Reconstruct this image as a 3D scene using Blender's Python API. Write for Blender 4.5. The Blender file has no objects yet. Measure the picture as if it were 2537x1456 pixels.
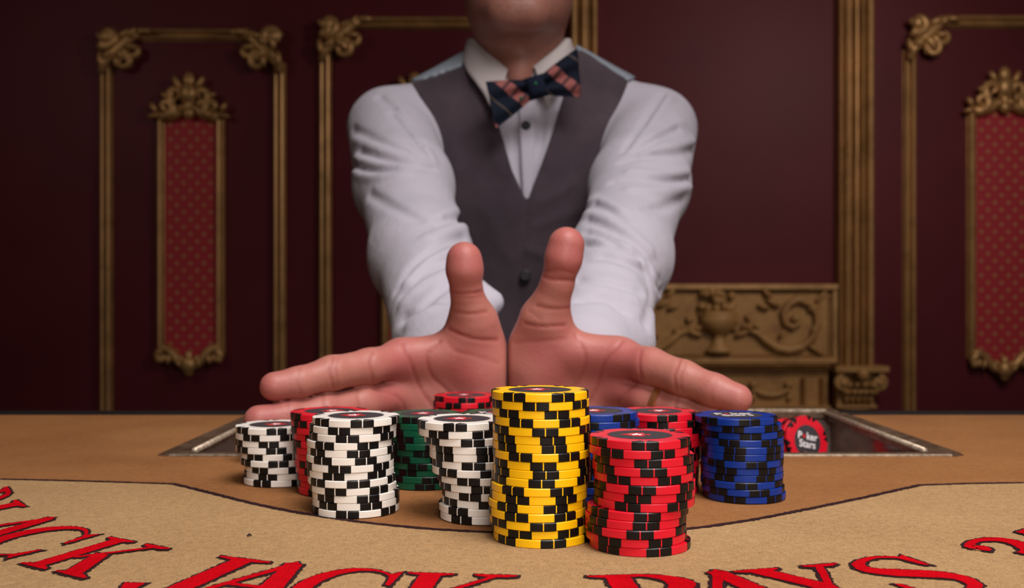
import bpy, math, random
import numpy as np
from mathutils import Vector, Matrix
R_ = math.radians
random.seed(7); RNG = np.random.default_rng(7)
SC = bpy.context.scene
COL = SC.collection

# ------------------------------------------------------------------ camera, world, lights, exposure
T = 1.05            # height of the table top above the floor
H = 0.0967          # the lens sits this far above the felt
FPX = 2466.5        # 35 mm lens on a 36 mm sensor, in pixels of the 2537 wide frame
CX, CY = 1268.5, 735.0
cam_d = bpy.data.cameras.new('camera'); cam = bpy.data.objects.new('camera', cam_d); COL.objects.link(cam)
cam.location = (0, 0, T + H); cam.rotation_euler = (R_(90), 0, 0)
cam_d.lens = 35.0; cam_d.sensor_width = 36.0; cam_d.clip_start = 0.01; cam_d.clip_end = 50
cam_d.shift_y = (CY - 728.0) / 2537.0
cam_d.dof.use_dof = True; cam_d.dof.focus_distance = 0.40; cam_d.dof.aperture_fstop = 15.0
SC.camera = cam
vs = SC.view_settings
vs.view_transform = 'Standard'; vs.look = 'None'; vs.gamma = 1.0; vs.exposure = 0.0; vs.use_curve_mapping = False

w = bpy.data.worlds.new('room_ambient'); SC.world = w; w.use_nodes = True
bg = w.node_tree.nodes['Background']; bg.inputs[0].default_value = (1.0, 0.80, 0.68, 1); bg.inputs[1].default_value = 0.035

def area(name, loc, target, size, power, color, spread=180, size_y=None):
    d = bpy.data.lights.new(name, 'AREA'); o = bpy.data.objects.new(name, d); COL.objects.link(o)
    d.shape = 'RECTANGLE'; d.size = size; d.size_y = size_y or size; d.energy = power; d.color = color; d.spread = R_(spread)
    o.location = loc
    o.rotation_euler = (Vector(target) - Vector(loc)).to_track_quat('-Z', 'Y').to_euler()
    return o
area('key_softbox', (0.34, 0.02, T + 1.25), (0.04, 0.68, T + 0.0), 0.6, 5.6, (1.0, 0.95, 0.93), 90)
area('low_fill', (0.12, -0.22, T + 0.30), (0.02, 0.50, T + 0.0), 0.3, 1.2, (1.0, 0.94, 0.90), 120)
area('ceiling_lamp', (0.25, 0.62, T + 1.75), (0.15, 0.62, T), 0.6, 1.6, (1.0, 0.92, 0.86), 120)
area('wall_wash', (1.30, 1.75, T + 1.25), (0.55, 3.4, T + 0.0), 0.5, 7.5, (1.0, 0.88, 0.82), 140)
area('left_wall_fill', (-1.9, 1.9, T + 1.1), (-1.1, 3.4, T + 0.1), 0.4, 1.3, (1.0, 0.86, 0.76), 140)  # added fill that lifts the gilding on this side, no fixture behind it
area('room_lamp', (1.75, -0.60, T + 1.00), (0.3, 2.2, T + 0.3), 0.7, 3.5, (1.0, 0.90, 0.88), 120)

# ------------------------------------------------------------------ helpers
def P3(px, py, Y):
    return np.array([(px - CX) / FPX * Y, Y, T + H + (CY - py) / FPX * Y])
def lin(r, g, b):
    f = lambda c: (c / 255 / 12.92) if c / 255 <= 0.04045 else ((c / 255 + 0.055) / 1.055) ** 2.4
    return (f(r), f(g), f(b), 1.0)

def build(name, verts, faces, mat, parent=None, origin=None, smooth=False, fmats=None):
    """one mesh object; verts are world coordinates, origin becomes the object's location"""
    V = np.asarray(verts, dtype=float).reshape(-1, 3)
    po = np.array(parent['_o']) if parent is not None and '_o' in parent else np.zeros(3)
    if origin is None: origin = po if parent is not None else np.array([0., 0., 0.])
    origin = np.asarray(origin, float)
    me = bpy.data.meshes.new(name)
    me.from_pydata((V - origin).tolist(), [], [list(map(int, f)) for f in faces])
    mats = mat if isinstance(mat, (list, tuple)) else [mat]
    for m in mats: me.materials.append(m)
    if fmats is not None: me.polygons.foreach_set('material_index', fmats)
    if smooth: me.polygons.foreach_set('use_smooth', [True] * len(me.polygons))
    me.update()
    o = bpy.data.objects.new(name, me); COL.objects.link(o)
    o.location = (origin - po).tolist(); o['_o'] = origin.tolist()
    if parent is not None: o.parent = parent
    return o
def link_mesh(name, me, loc, rot=(0, 0, 0), parent=None):
    o = bpy.data.objects.new(name, me); COL.objects.link(o); o.location = loc; o.rotation_euler = rot
    if parent is not None: o.parent = parent
    return o
def tag(o, label, cat, group=None):
    o['label'] = label; o['category'] = cat
    if group: o['group'] = group
    return o
def thing(name, label, cat, origin, group=None):
    o = bpy.data.objects.new(name, None); COL.objects.link(o); o.empty_display_size = 0.02
    o.location = origin; o['_o'] = [float(c) for c in origin]
    return tag(o, label, cat, group)
def struct(o):
    o['kind'] = 'structure'; return o

class MB:
    def __init__(s): s.v = []; s.f = []
    def add(s, vs_, fs_):
        b = len(s.v); s.v += [tuple(map(float, p)) for p in vs_]; s.f += [[i + b for i in f] for f in fs_]
    def box(s, x0, x1, y0, y1, z0, z1):
        s.add([(x0,y0,z0),(x1,y0,z0),(x1,y1,z0),(x0,y1,z0),(x0,y0,z1),(x1,y0,z1),(x1,y1,z1),(x0,y1,z1)],
              [(0,3,2,1),(4,5,6,7),(0,1,5,4),(1,2,6,5),(2,3,7,6),(3,0,4,7)])
    def tube(s, path, radii, n=8, flat=1.0, caps=True):
        """tapered tube along a path; flat squashes it along world Y"""
        P = [np.array(p, float) for p in path]
        if not hasattr(radii, '__len__'): radii = [radii] * len(P)
        rings = []
        for i, p in enumerate(P):
            t = P[min(i + 1, len(P) - 1)] - P[max(i - 1, 0)]; t = t / (np.linalg.norm(t) + 1e-9)
            up = np.array([0., 1., 0.]) if abs(t[1]) < 0.9 else np.array([1., 0., 0.])
            a = np.cross(t, up); a /= np.linalg.norm(a); b = np.cross(a, t)
            ring = []
            for k in range(n):
                an = 2 * math.pi * k / n; d = (a * math.cos(an) + b * math.sin(an)) * radii[i]
                d = d * np.array([1, flat, 1]); ring.append(p + d)
            rings.append(ring)
        vs_ = [q for r in rings for q in r]; fs_ = []
        for i in range(len(P) - 1):
            for k in range(n):
                fs_.append((i*n+k, i*n+(k+1) % n, (i+1)*n+(k+1) % n, (i+1)*n+k))
        if caps: fs_ += [tuple(range(n))[::-1], tuple(range((len(P)-1)*n, len(P)*n))]
        s.add(vs_, fs_)
    def ell(s, c, r, n=10, m=7, rot=None):
        vs_ = []; fs_ = []
        for i in range(m + 1):
            th = math.pi * i / m
            for k in range(n):
                ph = 2 * math.pi * k / n
                q = np.array([r[0]*math.sin(th)*math.cos(ph), r[1]*math.sin(th)*math.sin(ph), r[2]*math.cos(th)])
                if rot is not None: q = rot @ q
                vs_.append(np.array(c) + q)
        for i in range(m):
            for k in range(n): fs_.append((i*n+k, (i+1)*n+k, (i+1)*n+(k+1) % n, i*n+(k+1) % n))
        s.add(vs_, fs_)
    def lathe(s, c, prof, n=20, sy=1.0):
        vs_ = []; fs_ = []
        for (r, z) in prof:
            for k in range(n):
                a = 2*math.pi*k/n; vs_.append((c[0]+r*math.cos(a), c[1]+sy*r*math.sin(a), c[2]+z))
        for i in range(len(prof)-1):
            for k in range(n): fs_.append((i*n+k, i*n+(k+1) % n, (i+1)*n+(k+1) % n, (i+1)*n+k))
        s.add(vs_, fs_)
    def extr(s, prof, p0, p1, side, out):
        """profile [(u,w)] swept from p0 to p1; u along side, w along out"""
        p0, p1, side, out = (np.array(q, float) for q in (p0, p1, side, out)); n = len(prof)
        vs_ = [p0 + side*u + out*w_ for u, w_ in prof] + [p1 + side*u + out*w_ for u, w_ in prof]
        s.add(vs_, [(i, (i+1) % n, n+(i+1) % n, n+i) for i in range(n)] + [tuple(range(n))[::-1], tuple(range(n, 2*n))])
    def build(s, name, mat, parent=None, origin=None, smooth=False):
        return build(name, s.v, s.f, mat, parent, origin, smooth)

# ------------------------------------------------------------------ node materials
def mat(name, color, rough=0.5, metal=0.0, spec=0.5, sss=0.0, sheen=0.0, coat=0.0):
    m = bpy.data.materials.new(name); m.use_nodes = True
    b = m.node_tree.nodes['Principled BSDF']
    b.inputs['Base Color'].default_value = color; b.inputs['Roughness'].default_value = rough
    b.inputs['Metallic'].default_value = metal; b.inputs['Specular IOR Level'].default_value = spec
    if sss:
        b.inputs['Subsurface Weight'].default_value = sss
        b.inputs['Subsurface Radius'].default_value = (1.0, 0.35, 0.2); b.inputs['Subsurface Scale'].default_value = 0.006
    if sheen: b.inputs['Sheen Weight'].default_value = sheen; b.inputs['Sheen Roughness'].default_value = 0.5
    if coat: b.inputs['Coat Weight'].default_value = coat
    return m
class NT:
    def __init__(s, m): s.m = m; s.t = m.node_tree; s.b = s.t.nodes['Principled BSDF']
    def n(s, kind, **kw):
        nd = s.t.nodes.new(kind)
        for k, v in kw.items(): setattr(nd, k, v)
        return nd
    def l(s, a, b): s.t.links.new(a, b)
    def math(s, op, a, b=None, c=None):
        nd = s.n('ShaderNodeMath', operation=op)
        for i, x in enumerate((a, b, c)):
            if x is None: continue
            if isinstance(x, (int, float)): nd.inputs[i].default_value = x
            else: s.l(x, nd.inputs[i])
        return nd.outputs[0]
    def coords(s):
        tc = s.n('ShaderNodeTexCoord'); sx = s.n('ShaderNodeSeparateXYZ'); s.l(tc.outputs['Object'], sx.inputs[0])
        return tc.outputs['Object'], sx.outputs
    def noise(s, scale, detail=3, rough=0.55, vec=None):
        nd = s.n('ShaderNodeTexNoise'); nd.inputs['Scale'].default_value = scale
        nd.inputs['Detail'].default_value = detail; nd.inputs['Roughness'].default_value = rough
        if vec is None: vec = s.n('ShaderNodeTexCoord').outputs['Object']
        s.l(vec, nd.inputs['Vector']); return nd.outputs['Fac']
    def ramp(s, fac, stops):
        r = s.n('ShaderNodeValToRGB'); e = r.color_ramp.elements
        while len(e) < len(stops): e.new(0.5)
        for i, (p, c) in enumerate(stops): e[i].position = p; e[i].color = c
        s.l(fac, r.inputs[0]); return r.outputs[0]
    def mix(s, fac, a, b, mode='MIX'):
        nd = s.n('ShaderNodeMix', data_type='RGBA', blend_type=mode)
        for i, x in ((0, fac), (6, a), (7, b)):
            if isinstance(x, (int, float)): nd.inputs[i].default_value = x
            elif isinstance(x, tuple): nd.inputs[i].default_value = x
            else: s.l(x, nd.inputs[i])
        return nd.outputs[2]
    def color(s, c): s.l(c, s.b.inputs['Base Color'])
    def bump(s, hgt, strength=0.3, dist=0.001):
        b = s.n('ShaderNodeBump'); b.inputs['Strength'].default_value = strength; b.inputs['Distance'].default_value = dist
        s.l(hgt, b.inputs['Height']); s.l(b.outputs[0], s.b.inputs['Normal'])

def noisy(name, c1, c2, scale, rough=0.6, bump=0.0, bscale=None, bdist=0.001, lo=0.35, hi=0.65, **kw):
    m = mat(name, c1, rough, **kw); n = NT(m)
    n.color(n.ramp(n.noise(scale), [(lo, c1), (hi, c2)]))
    if bump: n.bump(n.noise(bscale or scale * 4, 4), bump, bdist)
    return m

def felt(name, c1, c2):
    m = mat(name, c1, 0.95, spec=0.05); n = NT(m)
    big = n.noise(14, 5, 0.6); fine = n.noise(1400, 2, 0.7); mid = n.noise(260, 3, 0.6)
    col = n.ramp(big, [(0.3, c1), (0.7, c2)])
    spk = n.ramp(fine, [(0.28, (0.62, 0.60, 0.58, 1)), (0.5, (1, 1, 1, 1)), (0.75, (1.22, 1.2, 1.17, 1))])
    col = n.mix(1.0, col, spk, 'MULTIPLY')
    md = n.ramp(mid, [(0.3, (0.88, 0.88, 0.88, 1)), (0.7, (1.08, 1.08, 1.08, 1))])
    n.color(n.mix(1.0, col, md, 'MULTIPLY'))
    n.bump(fine, 0.5, 0.0006)
    return m
M = {}
M['felt_brown'] = felt('brown_suede_felt', lin(138, 92, 56), lin(154, 106, 66))
M['felt_tan'] = felt('tan_suede_felt', lin(163, 129, 90), lin(173, 139, 99))
M['print_red'] = felt('red_felt_print', lin(176, 0, 14), lin(196, 4, 20))
M['print_dark'] = felt('dark_felt_print', lin(46, 28, 30), lin(58, 36, 38))
M['edge_black'] = mat('black_table_edge', lin(18, 16, 18), 0.5)
M['wood_dark'] = noisy('dark_table_wood', lin(50, 26, 16), lin(70, 36, 20), 6, 0.4)
for nm, c1 in (('yellow', lin(250, 192, 8)), ('red', lin(216, 20, 42)), ('white', lin(238, 230, 220)),
               ('green', lin(4, 84, 56)), ('blue', lin(6, 48, 136))):
    m = mat('chip_' + nm, c1, 0.36, spec=0.45); n = NT(m); n.bump(n.noise(900, 2), 0.12, 0.0003); M['chip_' + nm] = m
m = mat('chip_black', lin(16, 14, 14), 0.36, spec=0.3); NT(m).bump(NT(m).noise(1100, 2), 0.12, 0.0003); M['chip_black'] = m
M['inlay'] = noisy('charcoal_chip_inlay', lin(44, 38, 42), lin(64, 58, 62), 2600, 0.55, lo=0.4, hi=0.6)
M['spade_red'] = mat('red_spade_print', lin(196, 26, 34), 0.5)
M['star_white'] = mat('white_star_print', lin(240, 232, 232), 0.5)

# antique gold and wall
m = mat('antique_gold', lin(120, 88, 45), 0.40, metal=0.45, spec=0.5); n = NT(m)
n.color(n.ramp(n.noise(9, 5, 0.65), [(0.3, lin(150, 112, 66)), (0.55, lin(190, 146, 92)), (0.75, lin(198, 146, 94))]))
n.bump(n.noise(120, 4), 0.25, 0.002); M['gold'] = m
m = mat('carved_gilt', lin(120, 88, 45), 0.5, metal=0.06, spec=0.3); n = NT(m)
n.color(n.ramp(n.noise(12, 5, 0.65), [(0.3, lin(146, 104, 62)), (0.55, lin(176, 134, 80)), (0.75, lin(164, 116, 76))]))
n.bump(n.noise(90, 4), 0.3, 0.002); M['gilt'] = m
M['wall'] = noisy('burgundy_wall_paint', lin(86, 30, 35), lin(92, 33, 39), 3, 0.5, spec=0.14, bump=0.08, bscale=180, bdist=0.001)
m = mat('red_damask', lin(170, 25, 38), 0.65, sheen=0.2); n = NT(m); _, xyz = n.coords()
def dots(n, xyz, ox, oz, px_, pz_, r0, r1):
    u = n.math('SUBTRACT', n.math('FRACT', n.math('ADD', n.math('DIVIDE', xyz[0], px_), 50 + ox)), 0.5)
    v = n.math('SUBTRACT', n.math('FRACT', n.math('ADD', n.math('DIVIDE', xyz[2], pz_), 50 + oz)), 0.5)
    u = n.math('MULTIPLY', u, px_); v = n.math('MULTIPLY', v, pz_)
    d = n.math('SQRT', n.math('ADD', n.math('MULTIPLY', u, u), n.math('MULTIPLY', v, v)))
    mr = n.n('ShaderNodeMapRange'); mr.inputs[1].default_value = r0; mr.inputs[2].default_value = r1
    mr.inputs[3].default_value = 1; mr.inputs[4].default_value = 0
    n.l(d, mr.inputs[0]); return mr.outputs[0]
a1 = n.math('MAXIMUM', dots(n, xyz, 0, 0, .046, .0496, .005, .010), dots(n, xyz, .5, .5, .046, .0496, .005, .010))
a2 = n.math('MAXIMUM', dots(n, xyz, .5, 0, .046, .0496, .002, .006), dots(n, xyz, 0, .5, .046, .0496, .002, .006))
c = n.mix(n.math('MULTIPLY', a2, 0.55), lin(168, 24, 40), lin(176, 70, 52))
n.color(n.mix(n.math('MULTIPLY', a1, 0.85), c, lin(172, 112, 72))); M['damask'] = m

# tray metal
m = mat('worn_bronze', lin(120, 96, 76), 0.36, metal=0.55); n = NT(m)
n.color(n.ramp(n.noise(60, 5, 0.7), [(0.32, lin(84, 62, 48)), (0.55, lin(128, 104, 84)), (0.75, lin(168, 146, 122))]))
n.bump(n.noise(700, 3), 0.35, 0.0006); M['bronze'] = m
M['bright_bead'] = noisy('worn_bright_metal', lin(226, 206, 182), lin(170, 146, 122), 300, 0.3, bump=0.3, bscale=900, metal=0.4)
M['steel'] = noisy('brushed_tray_steel', lin(150, 134, 124), lin(196, 182, 172), 90, 0.4, bump=0.2, bscale=600, metal=0.3)
m = mat('tray_plastic', lin(70, 34, 20), 0.15, metal=0.15, spec=0.6); n = NT(m)
n.color(n.ramp(n.noise(30, 3), [(0.35, lin(96, 48, 26)), (0.65, lin(130, 80, 36))])); M['tray'] = m

# cloth
m = mat('white_shirt_cotton', lin(178, 172, 183), 0.85, spec=0.2, sheen=0.1); n = NT(m)
n.bump(n.noise(34, 5, 0.6), 0.35, 0.006); M['shirt'] = m
M['collar'] = mat('shirt_collar_cotton', lin(180, 170, 168), 0.85, spec=0.2)
m = mat('charcoal_vest_wool', lin(66, 56, 62), 0.92, spec=0.15, sheen=0.15); n = NT(m)
n.color(n.mix(1.0, n.ramp(n.noise(16, 4), [(0.3, lin(58, 48, 55)), (0.7, lin(74, 62, 69))]),
              n.ramp(n.noise(900, 2), [(0.3, (0.8, .8, .8, 1)), (0.7, (1.18, 1.18, 1.18, 1))]), 'MULTIPLY'))
n.bump(n.noise(700, 3), 0.3, 0.001); M['vest'] = m
M['satin'] = mat('grey_blue_satin', lin(134, 142, 152), 0.42, spec=0.5)
M['trouser'] = mat('black_trouser_wool', lin(30, 28, 30), 0.9)
M['shoe'] = mat('black_shoe_leather', lin(20, 18, 18), 0.3)
M['button'] = mat('black_button', lin(16, 14, 15), 0.4, spec=0.25)
M['vest_button'] = mat('dark_vest_button', lin(34, 30, 33), 0.45, spec=0.25)
M['gold_ring'] = mat('rose_gold', lin(190, 124, 78), 0.28, metal=0.75)
M['nail'] = mat('fingernail', lin(222, 168, 152), 0.3, sss=0.1)
M['eye'] = mat('eye_white', lin(225, 220, 215), 0.2)
M['hair'] = noisy('brown_hair', lin(40, 26, 18), lin(60, 40, 28), 60, 0.6)
# bow tie tartan
m = mat('tartan_bow_tie', lin(22, 28, 44), 0.8, spec=0.15); n = NT(m); _, xyz = n.coords()
def band(n, v, period, c, half, soft):
    fr = n.math('ABSOLUTE', n.math('SUBTRACT', n.math('FRACT', n.math('ADD', n.math('DIVIDE', v, period), 20.5 - c)), 0.5))
    mr = n.n('ShaderNodeMapRange'); mr.inputs[1].default_value = half; mr.inputs[2].default_value = half + soft
    mr.inputs[3].default_value = 1; mr.inputs[4].default_value = 0
    n.l(fr, mr.inputs[0]); return mr.outputs[0]
dg = n.math('ADD', n.math('MULTIPLY', xyz[0], 0.64), n.math('MULTIPLY', xyz[2], 0.77))
dq = n.math('SUBTRACT', n.math('MULTIPLY', xyz[0], 0.77), n.math('MULTIPLY', xyz[2], 0.64))
sal = band(n, dg, .046, .56, .12, .02); thin = band(n, dg, .046, .10, .012, .01)
chk = band(n, dq, .012, .3, .3, .06)
c = n.mix(n.math('MULTIPLY', thin, .4), lin(17, 23, 38), lin(130, 112, 92))
sc_ = n.mix(chk, lin(84, 54, 56), lin(146, 86, 82))
n.color(n.mix(sal, c, sc_)); M['tie'] = m
M['green_dot'] = mat('green_thread', lin(6, 96, 60), 0.8)
# skin: redness and crease attributes come from the modelled anatomy
m = mat('skin', lin(206, 140, 118), 0.48, spec=0.4, sss=0.18); n = NT(m)
ar = n.n('ShaderNodeAttribute', attribute_name='red'); ac = n.n('ShaderNodeAttribute', attribute_name='crease')
base = n.ramp(n.noise(45, 4), [(0.3, lin(172, 113, 97)), (0.7, lin(186, 128, 111))])
blot = n.math('MULTIPLY', n.ramp(n.noise(28, 3), [(0.4, (0, 0, 0, 1)), (0.7, (1, 1, 1, 1))]), 0.45)
rr = n.math('MINIMUM', n.math('ADD', ar.outputs['Fac'], n.math('MULTIPLY', blot, n.math('MINIMUM', n.math('MULTIPLY', ar.outputs['Fac'], 3.0), 1.0))), 1.0)
c = n.mix(rr, base, lin(172, 97, 91))
n.color(n.mix(n.math('MULTIPLY', ac.outputs['Fac'], 0.6), c, lin(150, 66, 62)))
bd_ = n.n('ShaderNodeAttribute', attribute_name='beard')
n.color(n.mix(n.math('MULTIPLY', bd_.outputs['Fac'], n.noise(420, 2)), n.b.inputs['Base Color'].links[0].from_socket, lin(92, 66, 54)))
n.bump(n.noise(560, 4), 0.3, 0.0006); M['skin'] = m

# ------------------------------------------------------------------ the room
WY = 3.4
def WX(px): return (px - CX) / FPX * WY
def WZ(py): return T + H + (CY - py) / FPX * WY
b = MB(); b.box(-4.2, 4.2, WY, WY + 0.15, 0, 3.4); struct(b.build('wall_back', M['wall']))
b = MB(); b.box(-4.2, 4.2, -2.5, WY + 0.15, -0.1, 0); struct(b.build('floor', noisy('dark_carpet', lin(48, 20, 22), lin(60, 28, 26), 40, 0.95)))
b = MB(); b.box(-4.2, 4.2, WY - 0.02, WY, 0, 0.16); b.box(-4.2, 4.2, WY - 0.03, WY, 0.16, 0.18); struct(b.build('baseboard_back', M['wood_dark']))

OUT = (0, -1, 0)
def rib_profile(wd, ribs, depth=0.018, base=0.006):
    """cross-section of a moulding with rounded ribs; ribs = [(centre, half width, height)] in fractions of the width"""
    pts = [(-wd/2, 0), (-wd/2, base)]
    for c, hw, hh in ribs:
        for k in range(7):
            a = math.pi * (1 - k / 6); pts.append((wd*(c + hw*math.cos(a)), base + depth*hh*math.sin(a)))
    pts += [(wd/2, base), (wd/2, 0)]
    return pts
def stile(name, px, py0, py1, wpx, ribs, parent, depth=0.02, mt='gold', yy=WY):
    b = MB(); wd = wpx / FPX * WY
    b.extr(rib_profile(wd, ribs, depth), (WX(px), yy, WZ(py1)), (WX(px), yy, WZ(py0)), (1, 0, 0), OUT)
    return b.build(name, M[mt], parent)
def rail(name, px0, px1, py, wpx, ribs, parent, depth=0.02, mt='gold', yy=WY):
    b = MB(); wd = wpx / FPX * WY
    b.extr(rib_profile(wd, ribs, depth), (WX(px0), yy, WZ(py)), (WX(px1), yy, WZ(py)), (0, 0, 1), OUT)
    return b.build(name, M[mt], parent)
def spiral(cx, cz, r0, a0, turns, y, n=26, sgn=1, r1=0.15):
    """path curling in from radius r0 to r1*r0"""
    out = []
    for i in range(n):
        t = i / (n - 1); r = r0 * (1 - (1 - r1) * t); a = a0 + sgn * 2 * math.pi * turns * t
        out.append((cx + r*math.cos(a), y, cz + r*math.sin(a)))
    return out
def leaf_ell(b, x, z, L, wd, ang, y, th=0.012):
    ca, sa = math.cos(ang), math.sin(ang)
    Rm = np.array([[ca, 0, -sa], [0, 1, 0], [sa, 0, ca]])
    b.ell((x + ca*L/2, y, z + sa*L/2), (L/2, th, wd/2), 8, 6, Rm)
TWO = [(-.27, .2, .9), (.24, .22, 1.0)]

def corner(parent, px, py, sx, size=100):
    """acanthus corner: leaves and scrolls curling both ways; (px,py) is the outer corner, sx=+1 for a left corner"""
    k = 1 / FPX * WY * size / 100; X = WX(px); Z = WZ(py); y = WY - 0.03
    b = MB(); q = random.Random(px)
    b.tube([(X + sx*a*k, y, Z - c_*k) for a, c_ in ((8, 112), (14, 88), (34, 66), (60, 44), (84, 20), (112, 8))],
           [.012, .018, .022, .022, .018, .012], 8)
    b.tube(spiral(X + sx*26*k, Z - 26*k, 24*k, R_(225), 1.2, y - .012, sgn=sx), [.02*(1-.6*i/25) for i in range(26)], 7)
    b.tube(spiral(X + sx*62*k, Z - 84*k, 22*k, R_(90), 1.1, y - .006, sgn=-sx), [.015*(1-.6*i/25) for i in range(26)], 7)
    b.tube(spiral(X + sx*88*k, Z - 56*k, 20*k, R_(180 if sx > 0 else 0), 1.0, y - .006, sgn=sx), [.015*(1-.6*i/25) for i in range(26)], 7)
    for (a, c_, L, wd, an) in ((20, 60, 44, 18, 70), (50, 26, 44, 18, 20), (40, 52, 52, 20, -45), (10, 100, 42, 15, 95),
                               (92, 12, 44, 15, -5), (30, 40, 40, 16, 135), (14, 82, 34, 14, 40), (78, 30, 34, 14, 48),
                               (46, 66, 36, 14, -80), (66, 48, 36, 14, -12)):
        an = R_(an) if sx > 0 else math.pi - R_(an)
        leaf_ell(b, X + sx*a*k, Z - c_*k, L*k, wd*k, an + q.uniform(-.15, .15), y - q.uniform(.004, .02), .014)
    b.ell((X + sx*24*k, y - .016, Z - 24*k), (.022, .016, .022))
    return b.build('corner_ornament', M['gold'], parent, smooth=True)

def wall_frame(label, px0, px1, pyt, pyb, lw, sides=(1, 1), tops=(1, 1), rz=0.0):
    o = thing('wall_moulding_frame', label, 'wall moulding', ((WX(px0)+WX(px1))/2, WY, WZ(pyb)), 'gilt wall moulding frames')
    if sides[0]: stile('stile', px0, pyt + 70, pyb, lw, TWO, o)
    if sides[1]: stile('stile', px1, pyt + 70, pyb, lw, TWO, o)
    rail('top_rail', px0 + 75 if sides[0] else px0, px1 - 75 if sides[1] else px1, pyt, lw, TWO, o)
    if tops[0]: corner(o, px0 - 14, pyt - 14, 1)
    if tops[1]: corner(o, px1 + 14, pyt - 14, -1)
    rail('bottom_rail', px0, px1, pyb, lw, TWO, o)
    return o
wall_frame('gilt moulding frame at the dark end of the wall around a whole red damask panel', 266, 694, 88, 1180, 30)
wall_frame('gilt moulding frame on the wall behind the dealer, between the other frame and the fluted pilaster', 807, 1330, 58, 1180, 30)
wall_frame('gilt moulding frame beside the wide fluted pilaster and its carved capital', 2251, 2690, 55, 1180, 32)

def damask_panel(label, px0, px1, pyt, pyb):
    o = thing('damask_wall_panel', label, 'wall panel', ((WX(px0)+WX(px1))/2, WY, WZ(pyb)), 'red damask wall panels')
    xm = (px0 + px1) / 2; wd = px1 - px0; k = 1 / FPX * WY; y = WY - 0.02
    f = MB(); x0, x1 = WX(px0 + 16), WX(px1 - 14); zt, zb = WZ(pyt), WZ(pyb)
    pts = [(x0, zb), ((x0+x1)/2 - .03, zb - .022), ((x0+x1)/2, zb - .03), ((x0+x1)/2 + .03, zb - .022), (x1, zb), (x1, zt + .01), ((x0+x1)/2, zt + .03), (x0, zt + .01)]
    n_ = len(pts)
    f.add([(x, WY - .01, z) for x, z in pts] + [(x, WY, z) for x, z in pts], [tuple(range(n_))] + [(i, n_+i, n_+(i+1) % n_, (i+1) % n_) for i in range(n_)])
    f.build('damask_fabric', M['damask'], o)
    stile('stile', px0 + 9, pyt, pyb + 8, 22, [(-.1, .32, 1.0), (.34, .13, .6)], o)
    stile('stile', px1 - 9, pyt, pyb + 8, 22, [(-.1, .3, 1.0), (.32, .15, .8)], o)
    # crest
    b = MB(); X = WX(xm); Z = WZ(pyt)
    for s in (-1, 1):
        b.tube([(X + s*a*k, y, Z + c_*k) for a, c_ in ((84, 2), (62, -4), (44, 0), (24, 10), (6, 26))], [.012, .02, .022, .02, .012], 8)
        b.tube(spiral(X + s*56*k, Z + 18*k, 20*k, R_(270), 1.1, y - .01, sgn=-s), [.018*(1-.6*i/25) for i in range(26)], 7)
        b.tube(spiral(X + s*30*k, Z + 48*k, 22*k, R_(250), 1.0, y - .008, sgn=s), [.018*(1-.6*i/25) for i in range(26)], 7)
        for (a, c_, L, wd_, an) in ((78, 4, 30, 14, 60), (70, 0, 34, 12, -10), (40, 26, 34, 14, 70), (18, 60, 40, 16, 60), (12, 20, 40, 14, 100), (46, 40, 26, 12, 30), (30, 6, 36, 14, 150)):
            an = R_(an) if s > 0 else math.pi - R_(an)
            leaf_ell(b, X + s*a*k, Z + c_*k, L*k, wd_*k, an, y - .012, .014)
    leaf_ell(b, X, Z + 62*k, 44*k, 30*k, R_(90), y - .01, .016)
    b.ell((X, y - .016, Z + 52*k), (.03, .02, .034)); b.ell((X, y - .012, Z + 4*k), (.02, .016, .022))
    b.ell((X, y - .01, Z + 22*k), (.016, .014, .03))
    b.build('crest_ornament', M['gold'], o, smooth=True)
    b = MB(); Z = WZ(pyb)
    for s in (-1, 1):
        b.tube([(X + s*a*k, y, Z + c_*k) for a, c_ in ((80, -4), (66, 8), (50, 2), (34, -18), (18, -34), (2, -42))], [.01, .015, .016, .017, .016, .012], 8)
        b.tube(spiral(X + s*66*k, Z - 14*k, 14*k, R_(90), 1.0, y - .008, sgn=-s), [.014*(1-.6*i/25) for i in range(26)], 7)
        for (a, c_, L, wd_, an) in ((70, -8, 24, 12, -70), (48, -8, 26, 12, -80), (28, -18, 26, 12, -110), (12, -30, 24, 12, 60)):
            an = R_(an) if s > 0 else math.pi - R_(an)
            leaf_ell(b, X + s*a*k, Z + c_*k, L*k, wd_*k, an, y - .01, .012)
    b.ell((X, y - .014, Z - 34*k), (.026, .02, .03)); b.ell((X, y - .01, Z - 52*k), (.016, .014, .014)); b.ell((X, y - .012, Z - 14*k), (.014, .012, .02))
    b.build('base_ornament', M['gold'], o, smooth=True)
    return o
damask_panel('narrow red damask panel in gilt frame, whole, inside the dark end moulding frame', 393, 556, 288, 868)
damask_panel('narrow red damask panel in gilt frame on the wall right behind the dealer', 947, 1110, 288, 880)
damask_panel('narrow red damask panel in gilt frame beyond the pilaster with the carved capital', 2395, 2561, 274, 880)

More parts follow.
